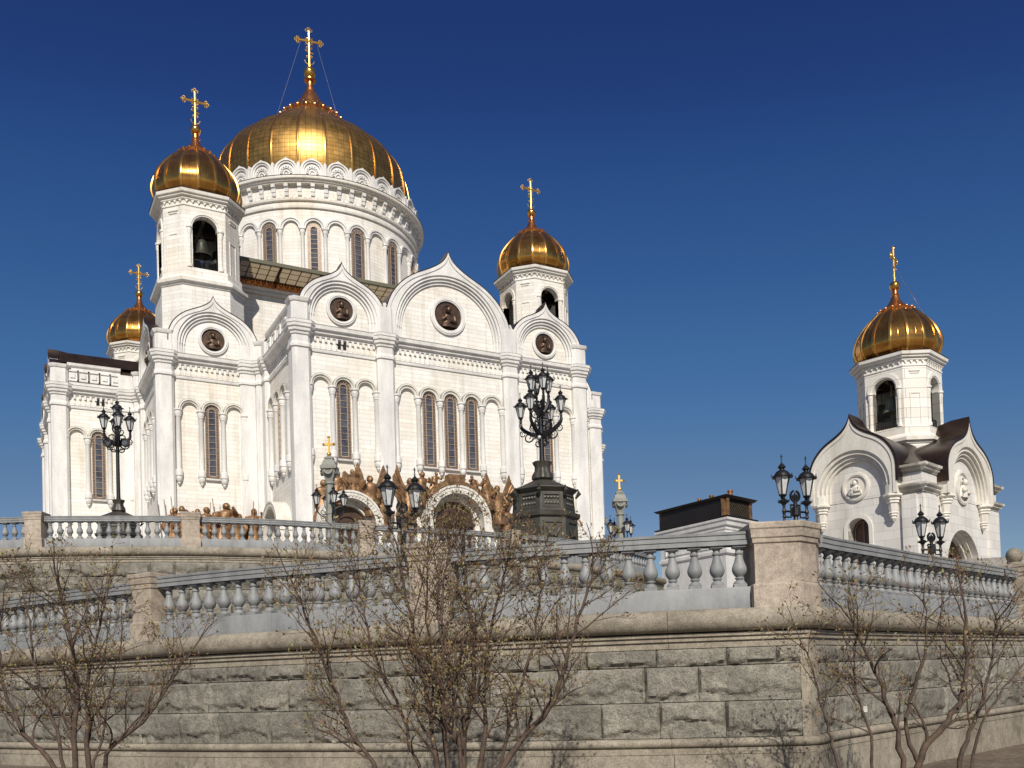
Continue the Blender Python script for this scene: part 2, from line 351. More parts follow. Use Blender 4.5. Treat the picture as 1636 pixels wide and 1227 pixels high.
for x, c in ((X0+.22, True), (X1, False), (X2, False), (X3-.22, True)): pilaster(x, -LF+.2, 40.05 if c else 41.0, c)
for x, y in ((-CL+.22, -CF+.3), (CR-.22, -CF+.3), (-LL+.25, -WL+.3), (XR-.25, -WL+.3), (-LL+.3, WL-.3), (-CL+.3, CF-.3)): pilaster(x, y)
for x, y in ((X0-.1, -CF-.1), (-CL-.1, -WL-.1)):    # re-entrant corners
    pilaster(x, y, 39.95)
for x, y in ((X0-1.75, -CF+.45), (-CL-1.75, -WL+.45), (X0+.45, -CF-1.75), (-CL+.45, -WL-1.75)): pilaster(x, y, 39.95, False)
for y in (-5.5, 5.5): pilaster(-LL+.3, y, 41.2, False)

def cornice(F, u0, u1):
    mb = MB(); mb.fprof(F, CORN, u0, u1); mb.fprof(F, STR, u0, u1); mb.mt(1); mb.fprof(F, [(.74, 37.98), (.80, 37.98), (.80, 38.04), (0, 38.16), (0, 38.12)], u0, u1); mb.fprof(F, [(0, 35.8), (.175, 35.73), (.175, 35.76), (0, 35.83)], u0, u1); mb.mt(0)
    n = max(2, int((u1-u0)/.55))
    for k in range(n):
        u = u0 + (u1-u0)*(k+.5)/n; mb.fbox(F, u-.11, u+.11, 36.55, 36.98, 0, .2)
        mb.fbox(F, u-.05, u+.05, 35.9, 36.5, 0, .05)
    mb.build('cornice', ['marble', 'weathered'], cath, 20)
bays_S = ((X0, X1), (X1, X2), (X2, X3))
for a, b in bays_S: cornice(F_S, a+.9, b-.9)
cornice(F_CL, -CL+1, X0-2.6); cornice(F_CL, X3+1, CR-1); cornice(F_WL, -LL+1, -CL-2.6); cornice(F_WL, CR+1, XR-1)
cornice(F_AW, CF+2.6, LF-1); cornice(F_CW, WL+2.6, CF-1); cornice(F_LW, -WL+1, WL-1)

def arcade(F, us, wins, zc=32.1, parent=None, ri=.80, ro=1.27, z_br=23.8, o=.42, zbot=25.0, coln='colonnette'):
    """row of round arches on slim wall colonnettes; us = column centres, wins = arches that hold a window"""
    par = parent or cath; mb = MB(); s = us[1]-us[0]; ro = min(ro, s/2-.05)
    for k in range(len(us)-1):
        u = (us[k]+us[k+1])/2
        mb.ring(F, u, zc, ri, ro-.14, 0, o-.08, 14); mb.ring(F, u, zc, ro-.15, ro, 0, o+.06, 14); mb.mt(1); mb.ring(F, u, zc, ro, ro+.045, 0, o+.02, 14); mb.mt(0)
        for j in range(15):
            a = pi*(j+.5)/15; r = (ri+ro-.14)/2
            c = F.p(u+r*cos(a), zc+r*sin(a), o-.08); mb.sphere(c, .055, 4)
    mb.build('arch_moulding', ['carved', 'weathered'], par, 25)
    for u in us:
        mb = MB()
        mb.flathe(F, u, .16, [(.40, zc), (.47, zc-.04), (.47, zc-.18), (.36, zc-.22), (.40, zc-.5), (.30, zc-.75), (.33, zc-.82), (.28, zc-.86), (.255, zc-.9),
                              (.275, zbot+1.2), (.28, zbot+.55), (.40, zbot+.45), (.42, zbot+.3), (.42, zbot-.15), (.34, zbot-.25), (.36, zbot-.4), (.30, zbot-.7), (.16, zbot-.85), (.19, zbot-.95), (.03, z_br)], 12)
        mb.build(coln, 'marble', par, 35)
    for k in wins:
        u = (us[k]+us[k+1])/2; window(F, u, zbot-.2, zc, .745, par)
        mb = MB(); mb.fprof(F, [(0, zbot-.42), (.3, zbot-.42), (.34, zbot-.3), (.06, zbot-.18), (0, zbot-.18)], us[k]+.4, us[k+1]-.4); mb.build('window_sill', 'marble', par, 0)
def window(F, u, z0, zs, r, par, o=.03):
    mb = MB()
    def outline(rr, zlo): return [(u-rr, zlo)] + [(u-rr*cos(pi*i/12), zs+rr*sin(pi*i/12)) for i in range(13)] + [(u+rr, zlo)]
    mb.mt(0); mb.fext(F, outline(r, z0), 0, o)
    ri = r*.54
    mb.mt(1); A = outline(r, z0); B = outline(ri, z0+r*.35)
    mb.fstrip(F, A, B, o, o+.05); mb.fbox(F, u-r, u+r, z0, z0+r*.35, o, o+.045)
    mb.mt(2)
    mb.fstrip(F, outline(ri, z0+r*.35), outline(ri-.045, z0+r*.35), o, o+.10)
    mb.fstrip(F, outline(r, z0), outline(r-.045, z0), o, o+.08)
    n = max(4, int((zs-z0)/.62))
    for i in range(1, n+1):
        z = z0+(zs-z0)*i/n
        mb.fbox(F, u-ri+.03, u+ri-.03, z-.016, z+.016, o, o+.07)
        for sg in (-1, 1): mb.fbox(F, u+sg*(r+ri)/2-.12, u+sg*(r+ri)/2+.12, z-.014, z+.014, o, o+.068); mb.fbox(F, u+sg*(r+ri)/2-.12, u+sg*(r+ri)/2+.12, z-.325, z-.297, o, o+.066); mb.fbox(F, u+sg*(r+ri)/2-.014, u+sg*(r+ri)/2+.014, z0+r*.35, zs, o, o+.06)
    for i in range(1, 6):
        a = pi*i/6; mb.fstrip(F, [(u+(ri)*cos(a-.03), zs+ri*sin(a-.03)), (u+r*.97*cos(a-.03), zs+r*.97*sin(a-.03))], [(u+ri*cos(a+.03), zs+ri*sin(a+.03)), (u+r*.97*cos(a+.03), zs+r*.97*sin(a+.03))], o, o+.07)
    mb.fbox(F, u-ri+.05, u+ri-.05, z0+r*.3, z0+r*.4, o, o+.09)
    mb.build('window', ['glass', 'win_border', 'win_bar'], par, 0)
def cols(c, s, n): return [c+(k-(n-1)/2)*s for k in range(n)]
arcade(F_S, cols((X0+X1)/2, 2.372, 4), (1,))
arcade(F_S, cols((X1+X2)/2, 2.516, 6), (1, 2, 3))
arcade(F_S, cols((X2+X3)/2, 2.372, 4), (1,))
arcade(F_CL, cols((-CL+X0)/2-.35, 2.36, 4), (1,)); arcade(F_CL, cols((CR+X3)/2+.3, 2.36, 4), (1,))
arcade(F_WL, cols((-LL-CL)/2-.3, 2.37, 4), (1,)); arcade(F_WL, cols((XR+CR)/2+.2, 2.37, 4), (1,))
arcade(F_AW, cols((LF+CF)/2, 2.372, 4), (1,)); arcade(F_CW, cols((CF+WL)/2, 2.372, 4), (1,))

def ogee(u0, hw, zs, h, tip, z0, grow=0.0, n=9, flat=0.0):
    """left to right outline: jamb, elliptical shoulder, concave sweep up to the tip (flat=1: plain arch)"""
    hw += grow; h += grow; out = [(-hw, z0)]
    ta = radians(60)
    right = []
    for i in range(n+1):
        t = ta*i/n; right.append((hw*cos(t), zs+h*sin(t)))
    p0 = right[-1]; d = (-hw*sin(ta), h*cos(ta)); L = sqrt(d[0]**2+d[1]**2); d = (d[0]/L, d[1]/L)
    tp = tip+grow*1.5; tp = tp*(1-flat) + (zs+h)*flat
    p1 = (p0[0]*.36, p0[1]+d[1]/abs(d[0])*p0[0]*.60); p2 = (p0[0]*.09*(1-flat)+p0[0]*.35*flat, (p1[1]+(tp-p1[1])*.32)*(1-flat) + tp*flat); p3 = (0, tp)
    for i in range(1, n+1):
        t = i/n; right.append(tuple((1-t)**3*p0[k]+3*(1-t)**2*t*p1[k]+3*(1-t)*t*t*p2[k]+t**3*p3[k] for k in (0, 1)))
    left = [(-a, b) for a, b in right[:-1]]
    pts = [(-hw, z0)] + left + right[::-1] + [(hw, z0)]
    return [(u0+a, b) for a, b in pts]
def circ_match(u0, r, zc, z0, m):
    k = m-2; return [(u0-r, z0)] + [(u0-r*cos(pi*i/(k-1)), zc+r*sin(pi*i/(k-1))) for i in range(k)] + [(u0+r, z0)]
def gable(F, u0, hw, zs, h, tip, rr, zr, z0=38.12, depth=10.0, par=None, mats=('marble', 'ashlar'), o=.62, rw=(.28, .28, .28), roof='roof', lip=.10, step=.16, rname='gable_roof', flick=2.2, sc=1.0, tm=None):
    par = par or cath; mb = MB()
    A = ogee(u0, hw, zs, h, tip, z0); B = circ_match(u0, rr, zr, z0, len(A))
    mb.mt(0); mb.fstrip(F, A, B, -.3, o)
    A2 = ogee(u0, hw, zs, h, tip, z0, .02); A3 = ogee(u0, hw-.34*sc, zs, h-.34*sc, tip-.55*sc, z0)
    mb.fstrip(F, A2, A3, o-.02, o+.09*sc)                           # raised fillet along the edge
    r = rr; oo = o
    for k, dw in enumerate(rw):
        oo -= step
        mb.fstrip(F, circ_match(u0, r, zr, z0, len(A)), circ_match(u0, r-dw, zr, z0, len(A)), -.2, oo)
        mb.ring(F, u0, zr, r-dw-.02*sc, r-dw+.07*sc, oo-.05*sc, oo+.06*sc, 26)
        r -= dw
    mb.mt(1); mb.fext(F, circ_match(u0, r, zr, z0, len(A))[::-1], -.3, max(.02, oo-step))
    g = mb.build('gable', list(mats), par, 25)
    mb = MB(); rows = []                                         # metal roof: swept tip in front, plain vault behind
    for dd, fl, gr in ((o+lip, 0, .10), (-.34, .0, .09), (-.3-flick*.5, .10, .08), (-.3-flick*.8, .55, .06), (-.3-flick*1.1, .95, .05), (-depth, 1, .04)):
        rows.append([F.p(u, z, dd) for u, z in ogee(u0, hw, zs, h, tip, z0+1.2*sc, gr, 9, fl)])
    mb.grid(rows)
    A = ogee(u0, hw, zs, h, tip, z0+1.2*sc, .10); B = ogee(u0, hw, zs, h, tip, z0+1.2*sc, .0)
    mb.grid([[F.p(u, z, o+lip) for u, z in A], [F.p(u, z, o+lip) for u, z in B]])
    mb.poly([F.p(u, z, -depth) for u, z in ogee(u0, hw, zs, h, tip, z0+1.2*sc, .04, 9, 1)])
    mb.build(rname, roof, par, 35)
    return g, max(.02, oo-step)
def relief_bust(mb, F, u, z, r, o):
    """half figure modelled on a disc: shoulders, draped chest, head, halo, raised hand, book"""
    mb.grid([[F.p(u+q*r*.62*cos(a), z-.78*r+q*.0+hh*r, o+dd*r) for a, q in ((pi, 1), (2.4, .8), (1.9, .45), (1.2, .45), (.7, .8), (0, 1))] for hh, dd in ((0, .0), (.02, .2), (.3, .30), (.62, .26))])
    prof = [(.62, -.82), (.66, -.55), (.52, -.25), (.40, .02), (.17, .16)]
    for (a, za), (b, zb) in zip(prof[:-1], prof[1:]):
        mb.grid([[F.p(u+q*a*r, z+za*r, o+dd*r*(a+.2)) for q, dd in ((-1, 0), (-.7, .3), (-.2, .42), (.25, .36), (.7, .3), (1, 0))],
                 [F.p(u+q*b*r, z+zb*r, o+dd*r*(b+.2)) for q, dd in ((-1, 0), (-.7, .3), (-.2, .42), (.25, .36), (.7, .3), (1, 0))]])
    c = F.p(u, z+.36*r, o+.2*r); mb.sphere(c, .2*r, 10, 1.25)
    mb.ring(F, u, z+.38*r, .34*r, .40*r, o, o+.06*r, 24, 0, 2*pi)
    mb.tube([F.p(u-.36*r, z-.1*r, o+.2*r), F.p(u-.5*r, z-.4*r, o+.35*r), F.p(u-.22*r, z-.18*r, o+.42*r)], [.12*r, .11*r, .07*r], 7)
    mb.tube([F.p(u+.36*r, z-.1*r, o+.2*r), F.p(u+.48*r, z-.45*r, o+.32*r), F.p(u+.1*r, z-.45*r, o+.42*r)], [.12*r, .11*r, .08*r], 7)
    mb.fbox(F, u+.02*r, u+.26*r, z-.5*r, z-.16*r, o+.34*r, o+.44*r)
    for k in range(5): mb.tube([F.p(u+(k-2)*.2*r, z-.8*r, o+.2*r), F.p(u+(k-2)*.12*r, z-.3*r, o+.3*r)], .035*r, 5)
def medallion(F, u, z, ro, ri, o, par=None, mats=('marble', 'dark_bronze'), k=1.0):
    par = par or cath
    mb = MB(); mb.ring(F, u, z, ri, ro, o, o+.22*k, 36, 0, 2*pi); mb.ring(F, u, z, ri+.12*k, ro-.14*k, o+.2*k, o+.28*k, 36, 0, 2*pi)
    f = mb.build('medallion', mats[0], par, 30)
    mb = MB(); mb.poly([F.p(u+ri*cos(2*pi*i/36), z+ri*sin(2*pi*i/36), o+.03) for i in range(36)])
    relief_bust(mb, F, u, z, ri*.98, o+.05); mb.build('bust_relief', mats[1], f, 40)
mb = MB()
for u, sg, zt in ((X0+.35, 0, 40.2), (X1, 1, 41.5), (X2, 1, 41.5), (X3-.35, 0, 40.2)):
    q = .85 if sg else .55
    mb.fext(F_S, [(u-q, 38.12), (u+q, 38.12), (u+q, 39.9)] + ([(u+.12, zt), (u-.12, zt)] if sg else [(u+q, zt), (u-q, zt)]) + [(u-q, 39.9)], -.4, .56)
mb.build('gable_infill', 'marble', cath, 0)
for (a, b), hw, h, tip, rr, zr, med, mr in (((X0+.1, X1-.1), 4.6, 3.7, 44.75, 3.75, 39.2, 40.15, (1.62, 1.25)), ((X1, X2), 7.4, 6.5, 48.2, 6.3, 39.35, 41.45, (2.1, 1.6)), ((X2+.1, X3-.1), 4.6, 3.7, 44.75, 3.75, 39.2, 40.15, (1.62, 1.25))):
    c = (a+b)/2; g, ot = gable(F_S, c, hw, 39.65, h, tip, rr, zr, 38.12, 24); medallion(F_S, c, med, mr[0], mr[1], ot)
for F, c in ((F_CL, (-CL+X0)/2-.05), (F_CL, (CR+X3)/2), (F_CW, (CF+WL)/2)):
    g, ot = gable(F, c, 4.75, 39.65, 3.75, 44.7, 3.85, 39.2, 38.12, 8); medallion(F, c, 40.1, 1.62, 1.25, ot)
for c, hw, h, tip in ((-9.6, 4.1, 2.5, 43.4), (0, 5.4, 3.2, 44.6), (9.6, 4.1, 2.5, 43.4)): gable(F_LW, c, hw, 39.9, h-.5, tip, hw*.8, 39.0, 38.12, 12)

def attic(F, u0, u1, deep):
    mb = MB(); mb.fbox(F, u0, u1, 38.1, 40.35, -deep, .12)
    mb.fprof(F, [(0, 40.3), (.2, 40.3), (.34, 40.45), (.4, 40.75), (0, 40.85)], u0, u1)
    n = 5
    for k in range(n):
        c = u0+(u1-u0)*(k+.5)/n; hw = .68
        mb.fstrip(F, [(c-hw, 38.65), (c-hw, 39.95), (c+hw, 39.95), (c+hw, 38.65), (c-hw, 38.65)], [(c-hw+.16, 38.81), (c-hw+.16, 39.79), (c+hw-.16, 39.79), (c+hw-.16, 38.81), (c-hw+.16, 38.81)], .1, .26)
        mb.fbox(F, c-.26, c+.26, 39.05, 39.55, .1, .24)
    mb.build('attic', 'marble', cath, 20)
attic(F_AW, CF+2.4, LF-1.1, 3); attic(F_WL, -LL+1.1, -CL-2.4, 3); attic(F_WL, CR+1.5, XR-1.1, 3)
mb = MB()                                     # low metal roofs of the side arms
for xa, xb in ((-LL+.4, -CL+3), (CR-3, XR-1)):
    mb = MB(); mb.grid([[(xa, -WL-.1, 40.8), (xa, -WL+1.0, 42.3), (xa, 0, 43.4), (xa, WL-2.2, 41.9), (xa, WL+.1, 40.75)], [(xb, -WL-.1, 40.8), (xb, -WL+1.0, 42.3), (xb, 0, 43.4), (xb, WL-2.2, 41.9), (xb, WL+.1, 40.75)]], False, True, True); mb.build('arm_roof', 'roof', cath, 0)
mb = MB()
for xa, xb, ya, yb in ((X0+.5, X3-.5, -LF+1, -CF), (-CL+.5, CR-.5, -CF+.6, CF-.6), (X0+.5, X3-.5, CF, LF-1)):
    mb.box(((xa+xb)/2, (ya+yb)/2, 39.2), (xb-xa, yb-ya, 2.4))
mb.build('flat_roof', 'roof', cath, 0)

# attic of the core: cresting and glazed canopy below the drum
F_K = Fr(0, -18.5, 0, -1); F_KW = Fr(-17.4, 0, -1, 0)
mb = MB(); mbc = MB(); mbb = MB()
for F, ua, ub in ((F_K, -17.2, 16.8), (F_KW, -18.3, 18.3)):
    n = int((ub-ua)/.72)
    for k in range(n):
        u = ua+(ub-ua)*(k+.5)/n
        mb.ring(F, u, 52.0, .16, .36, -.1, .10, 8, 0, 2*pi); mb.tube([F.p(u, 51.6, 0), F.p(u, 52.4, 0), F.p(u, 52.72, 0)], [.12, .2, .04], 5)
        mb.sphere(F.p(u+.36, 51.8, .10), .23, 6); mb.sphere(F.p(u+.36, 52.4, .05), .15, 6)
    mb.fbox(F, ua, ub, 51.5, 51.65, -.15, .15); mbb.fbox(F, ua, ub, 51.45, 52.75, -.3, -.16)
    mbc.mt(1); mbc.grid([[F.p(ua, 52.75, .1), F.p(ub, 52.75, .1)], [F.p(ua, 53.35, 3.5), F.p(ub, 53.35, 3.5)]])
    mbc.mt(0); mbc.fbox(F, ua-.2, ub+.2, 53.2, 53.62, 3.42, 3.62); mbc.fbox(F, ua-.2, ub+.2, 52.62, 52.85, -.05, .15)
    m = int((ub-ua)/1.25); mbc.mt(2)
    for k in range(m+1):
        u = ua+(ub-ua)*k/m; big = k % 4 == 0
        mbc.tube([F.p(u, 52.66, .1), F.p(u, 53.28, 3.45)], .19 if big else .06, 4)
        if big: mbc.tube([F.p(u, 51.9, .1), F.p(u, 53.1, 2.4)], .10, 4); mbc.fbox(F, u-.16, u+.16, 52.4, 53.6, .9, 1.5)
    for o in (1.2, 2.3): mbc.tube([F.p(ua, 52.7+.176*o, o), F.p(ub, 52.7+.176*o, o)], .035, 4)
mb.build('roof_cresting', 'copper', cath, 30)
mbc.build('glazed_canopy', ['canopy_steel', 'canopy_glass', 'dark_bronze'], cath, 0); mbb.build('cresting_board', 'canopy_steel', cath, 0)

# drum and main dome
DX, DY, DR = -1.0, .5, 15.1
CAMAZ = atan2(-(CAM[1]-DY), -(CAM[0]-DX))       # not used for placing, kept for the window rhythm below
PH0 = -pi/2 - radians(17.4)                     # azimuth of one drum window axis
mb = MB(); n = 96
mb.lathe(DX, DY, [(DR, 50.0), (DR, 65.7), (DR+.25, 65.75), (DR+.3, 66.0), (DR+.12, 66.1), (DR+.12, 66.6), (DR+.4, 66.7), (DR+.45, 66.95), (DR+.15, 67.05), (DR+.2, 68.75),
                  (DR+.8, 68.8), (DR+.82, 68.95), (DR+1.0, 69.0), (DR+1.08, 69.2), (DR+1.28, 69.25), (DR+1.32, 69.55), (DR+.9, 69.7), (DR+.2, 69.8), (DR-1, 69.85)], n)
drum = mb.build('drum', 'ashlar', cath, 25)
mb = MB(); mb.lathe(DX, DY, [(DR+1.33, 69.55), (DR+1.36, 69.62), (DR+.9, 69.76)], n); mb.build('flashing', 'roof', drum, 30)
for k in range(32):
    a = PH0 + k*pi/16; F = Fr(DX+DR*cos(a), DY+DR*sin(a), cos(a), sin(a))
    if -sin(a)*1.0 - .3*cos(a) < -.25: continue       # far side of the drum has the plain wall only
    mb = MB(); mb.ring(F, 0, 62.95, 1.03, 1.30, -.25, .32, 14); mb.ring(F, 0, 62.95, 1.29, 1.5, -.25, .45, 14)
    mb.build('arch_moulding', 'marble', drum, 25)
    b = a+pi/32; G = Fr(DX+DR*cos(b), DY+DR*sin(b), cos(b), sin(b))
    mb = MB(); mb.flathe(G, 0, .12, [(.42, 63.0), (.46, 62.8), (.36, 62.7), (.38, 62.4), (.30, 62.2), (.26, 62.1), (.28, 57), (.3, 54.3)], 12); mb.build('colonnette', 'marble', drum, 35)
    if k % 2 == 0: window(F, 0, 54.6, 62.75, .93, drum, .12)
mb = MB()
for k in range(56):
    a = PH0 + k*2*pi/56; F = Fr(DX+DR*cos(a), DY+DR*sin(a), cos(a), sin(a))
    mb.fprof(F, [(.1, 67.35), (.35, 67.35), (.42, 67.75), (.5, 67.8), (.55, 68.3), (.74, 68.4), (.78, 68.85), (.1, 68.85)], -.27, .27)
    for q in (-.55, .55): mb.fbox(F, .84*q/.55*.6, .84*q/.55*.6+.28, 67.1, 67.5, .1, .25)
mb.build('console_row', 'marble', drum, 20)
for k in range(28):
    a = PH0 + k*2*pi/28; R = DR+.15; F = Fr(DX+R*cos(a), DY+R*sin(a), cos(a), sin(a))
    mb = MB(); A = ogee(0, 1.58, 70.75, 1.45, 72.45, 69.7); B = circ_match(0, 1.25, 70.8, 69.7, len(A))
    mb.fstrip(F, A, B, -.45, .32)
    B2 = circ_match(0, 1.02, 70.8, 69.7, len(A)); mb.fstrip(F, B, B2, -.3, .18)
    mb.fext(F, B2[::-1], -.4, -.02)
    mb.fbox(F, 1.47, 1.87, 69.7, 71.5, -.4, .25); mb.fext(F, [(1.42, 71.5), (1.92, 71.5), (1.67, 71.95)], -.4, .25)
    for j in range(7):                                          # pierced lobes
        t = pi*j/6; mb.ring(F, .66*cos(t), 70.55+.7*sin(t), .10, .19, -.1, .14, 8, 0, 2*pi)
    mb.ring(F, 0, 70.5, .2, .3, -.1, .14, 10, 0, pi)
    mb.build('kokoshnik', 'marble', drum, 25)

MD = [(13.3, 69.8), (14.0, 71.6), (14.3, 73.6), (14.2, 75.6), (13.6, 77.8), (12.2, 79.9), (9.95, 82), (7.5, 83.8), (5.3, 85.7), (3.7, 87.2), (2.6, 88.5)]
# dome is a part of its own with its ribs, collar, ball and cross below it
pr = spline(MD, 7); mb = MB(); L = [0]; ND = 24; PHD = PH0 + pi/ND
for i in range(1, len(pr)): L.append(L[-1] + sqrt((pr[i][0]-pr[i-1][0])**2+(pr[i][1]-pr[i-1][1])**2))
def gores(mb, pr, L, n, ph, cx, cy, bulge, tile=1.0):
    for k in range(n):
        a0, a1 = ph+2*pi*k/n, ph+2*pi*(k+1)/n; rows = []; uv = []
        for (r, z), l in zip(pr, L):
            row = []; q = []
            for j in range(5):
                t = j/4; x = r*(cos(a0)*(1-t)+cos(a1)*t); y = r*(sin(a0)*(1-t)+sin(a1)*t); g = 1+bulge*4*t*(1-t)
                row.append((cx+x*g, cy+y*g, z)); q.append((2*r*sin(pi/n)*(t-.5)*tile, l*tile))
            rows.append(row); uv.append(q)
        mb.grid(rows, uv=uv)
def rib_mesh(mb, pr, a, cx, cy, ribr):
    rows = []
    for r, z in pr:
        wd = ribr*(.45+.55*min(1, r/pr[len(pr)//2][0])); dr = ribr*.75
        f = [(r*.985, -wd), (r+dr*.6, -wd*.85), (r+dr, 0), (r+dr*.6, wd*.85), (r*.985, wd)]
        rows.append([(cx+p*cos(a)-q*sin(a), cy+p*sin(a)+q*cos(a), z) for p, q in f])
    mb.grid(rows)
def cross_mesh(mb, F, z0, H, th, lower=True, sag=True):
    """orthodox cross with trefoil ends; F origin on its axis"""
    t = th/2; sp = H*.27; zc = z0+H*.66
    def loop(u, z, r, w_, a0=0.0, a1=2*pi, n=10): mb.tube([F.p(u+r*cos(a0+(a1-a0)*i/n), z+r*sin(a0+(a1-a0)*i/n)) for i in range(n+1)], w_, 5)
    mb.tube([F.p(0, z0), F.p(0, z0+H*.93)], t, 8); mb.tube([F.p(-sp, zc), F.p(sp, zc)], t*.9, 8)
    for q in (-.5, .5): mb.tube([F.p(q*t*1.6, z0+H*.3, t*.7), F.p(q*t*1.6, z0+H*.9, t*.7)], t*.22, 4); mb.tube([F.p(-sp, zc+q*t*1.6, t*.7), F.p(sp, zc+q*t*1.6, t*.7)], t*.22, 4)
    for u, z in ((0, z0+H*.93), (-sp, zc), (sp, zc)):
        du, dz = (0, 1) if u == 0 else (1 if u > 0 else -1, 0)
        for k in (-1, 0, 1):
            loop(u + (du*.045*H if k == 0 else 0) + (dz*k*.052*H), z + (dz*.045*H if k == 0 else 0) + (abs(du)*k*.052*H), .029*H, .0125*H, n=8)
        mb.sphere(F.p(u, z, t*.4), .026*H, 6)
    if lower:
        zl = z0+H*.40; mb.tube([F.p(-.10*H, zl+.035*H), F.p(.10*H, zl-.035*H)], t*.8, 6)
    loop(0, zc, .085*H, .013*H, n=14); mb.sphere(F.p(0, zc, t*.5), .035*H, 8)
    for a in range(4):
        q = pi/4+a*pi/2; mb.tube([F.p(.05*H*cos(q), zc+.05*H*sin(q)), F.p(.15*H*cos(q), zc+.15*H*sin(q))], [.012*H, .003*H], 4)
    if sag: loop(0, z0+H*.2, .115*H, .012*H, pi*1.05, pi*1.95)
    for z in (z0+H*.28, z0+H*.5):
        for sg in (-1, 1): loop(sg*.045*H, z, .024*H, .010*H, n=8)
gores(mb, pr, L, ND, PHD, DX, DY, .006)
dome = mb.build('main_dome', 'gold_main', cath, 40)
for k in range(ND):
    m2 = MB(); rib_mesh(m2, pr, PHD+2*pi*k/ND, DX, DY, .19); m2.build('rib', 'gold_rib', dome, 50)
mb = MB(); mb.lathe(DX, DY, spline([(4.4, 86.2), (4.2, 86.6), (3.0, 87.6), (2.0, 89.0), (1.25, 90.4), (.75, 91.2)], 5) + [(.75, 91.4), (.55, 91.8), (.5, 92.7), (.9, 92.9), (.9, 93.1)], 32)
for k in range(ND):
    a = PHD+2*pi*(k)/ND; mb.sphere((DX+4.75*cos(a), DY+4.75*sin(a), 86.55), .26, 8)
    a += pi/ND; mb.tube([(DX+4.6*cos(a), DY+4.6*sin(a), 86.2), (DX+3.9*cos(a), DY+3.9*sin(a), 87.25), (DX+3.0*cos(a), DY+3.0*sin(a), 87.9)], [.3, .28, .12], 6)
mb.build('dome_collar', 'copper', dome, 40)
mb = MB(); mb.sphere((DX, DY, 94.1), .92, 20); mb.build('ball', 'gold_rib', dome, 60)
mb = MB(); cross_mesh(mb, Fr(DX, DY, -.15, -1), 94.9, 6.2, .30); mb.build('cross', 'gold_cross', dome, 0)
mb = MB()
for sx in (-1, 1):
    mb.tube([(DX+sx*1.3, DY, 98.6), (DX+sx*5.4, DY+.5, 85.3)], .035, 4)
mb.build('guy_wire', 'wire', dome, 0)

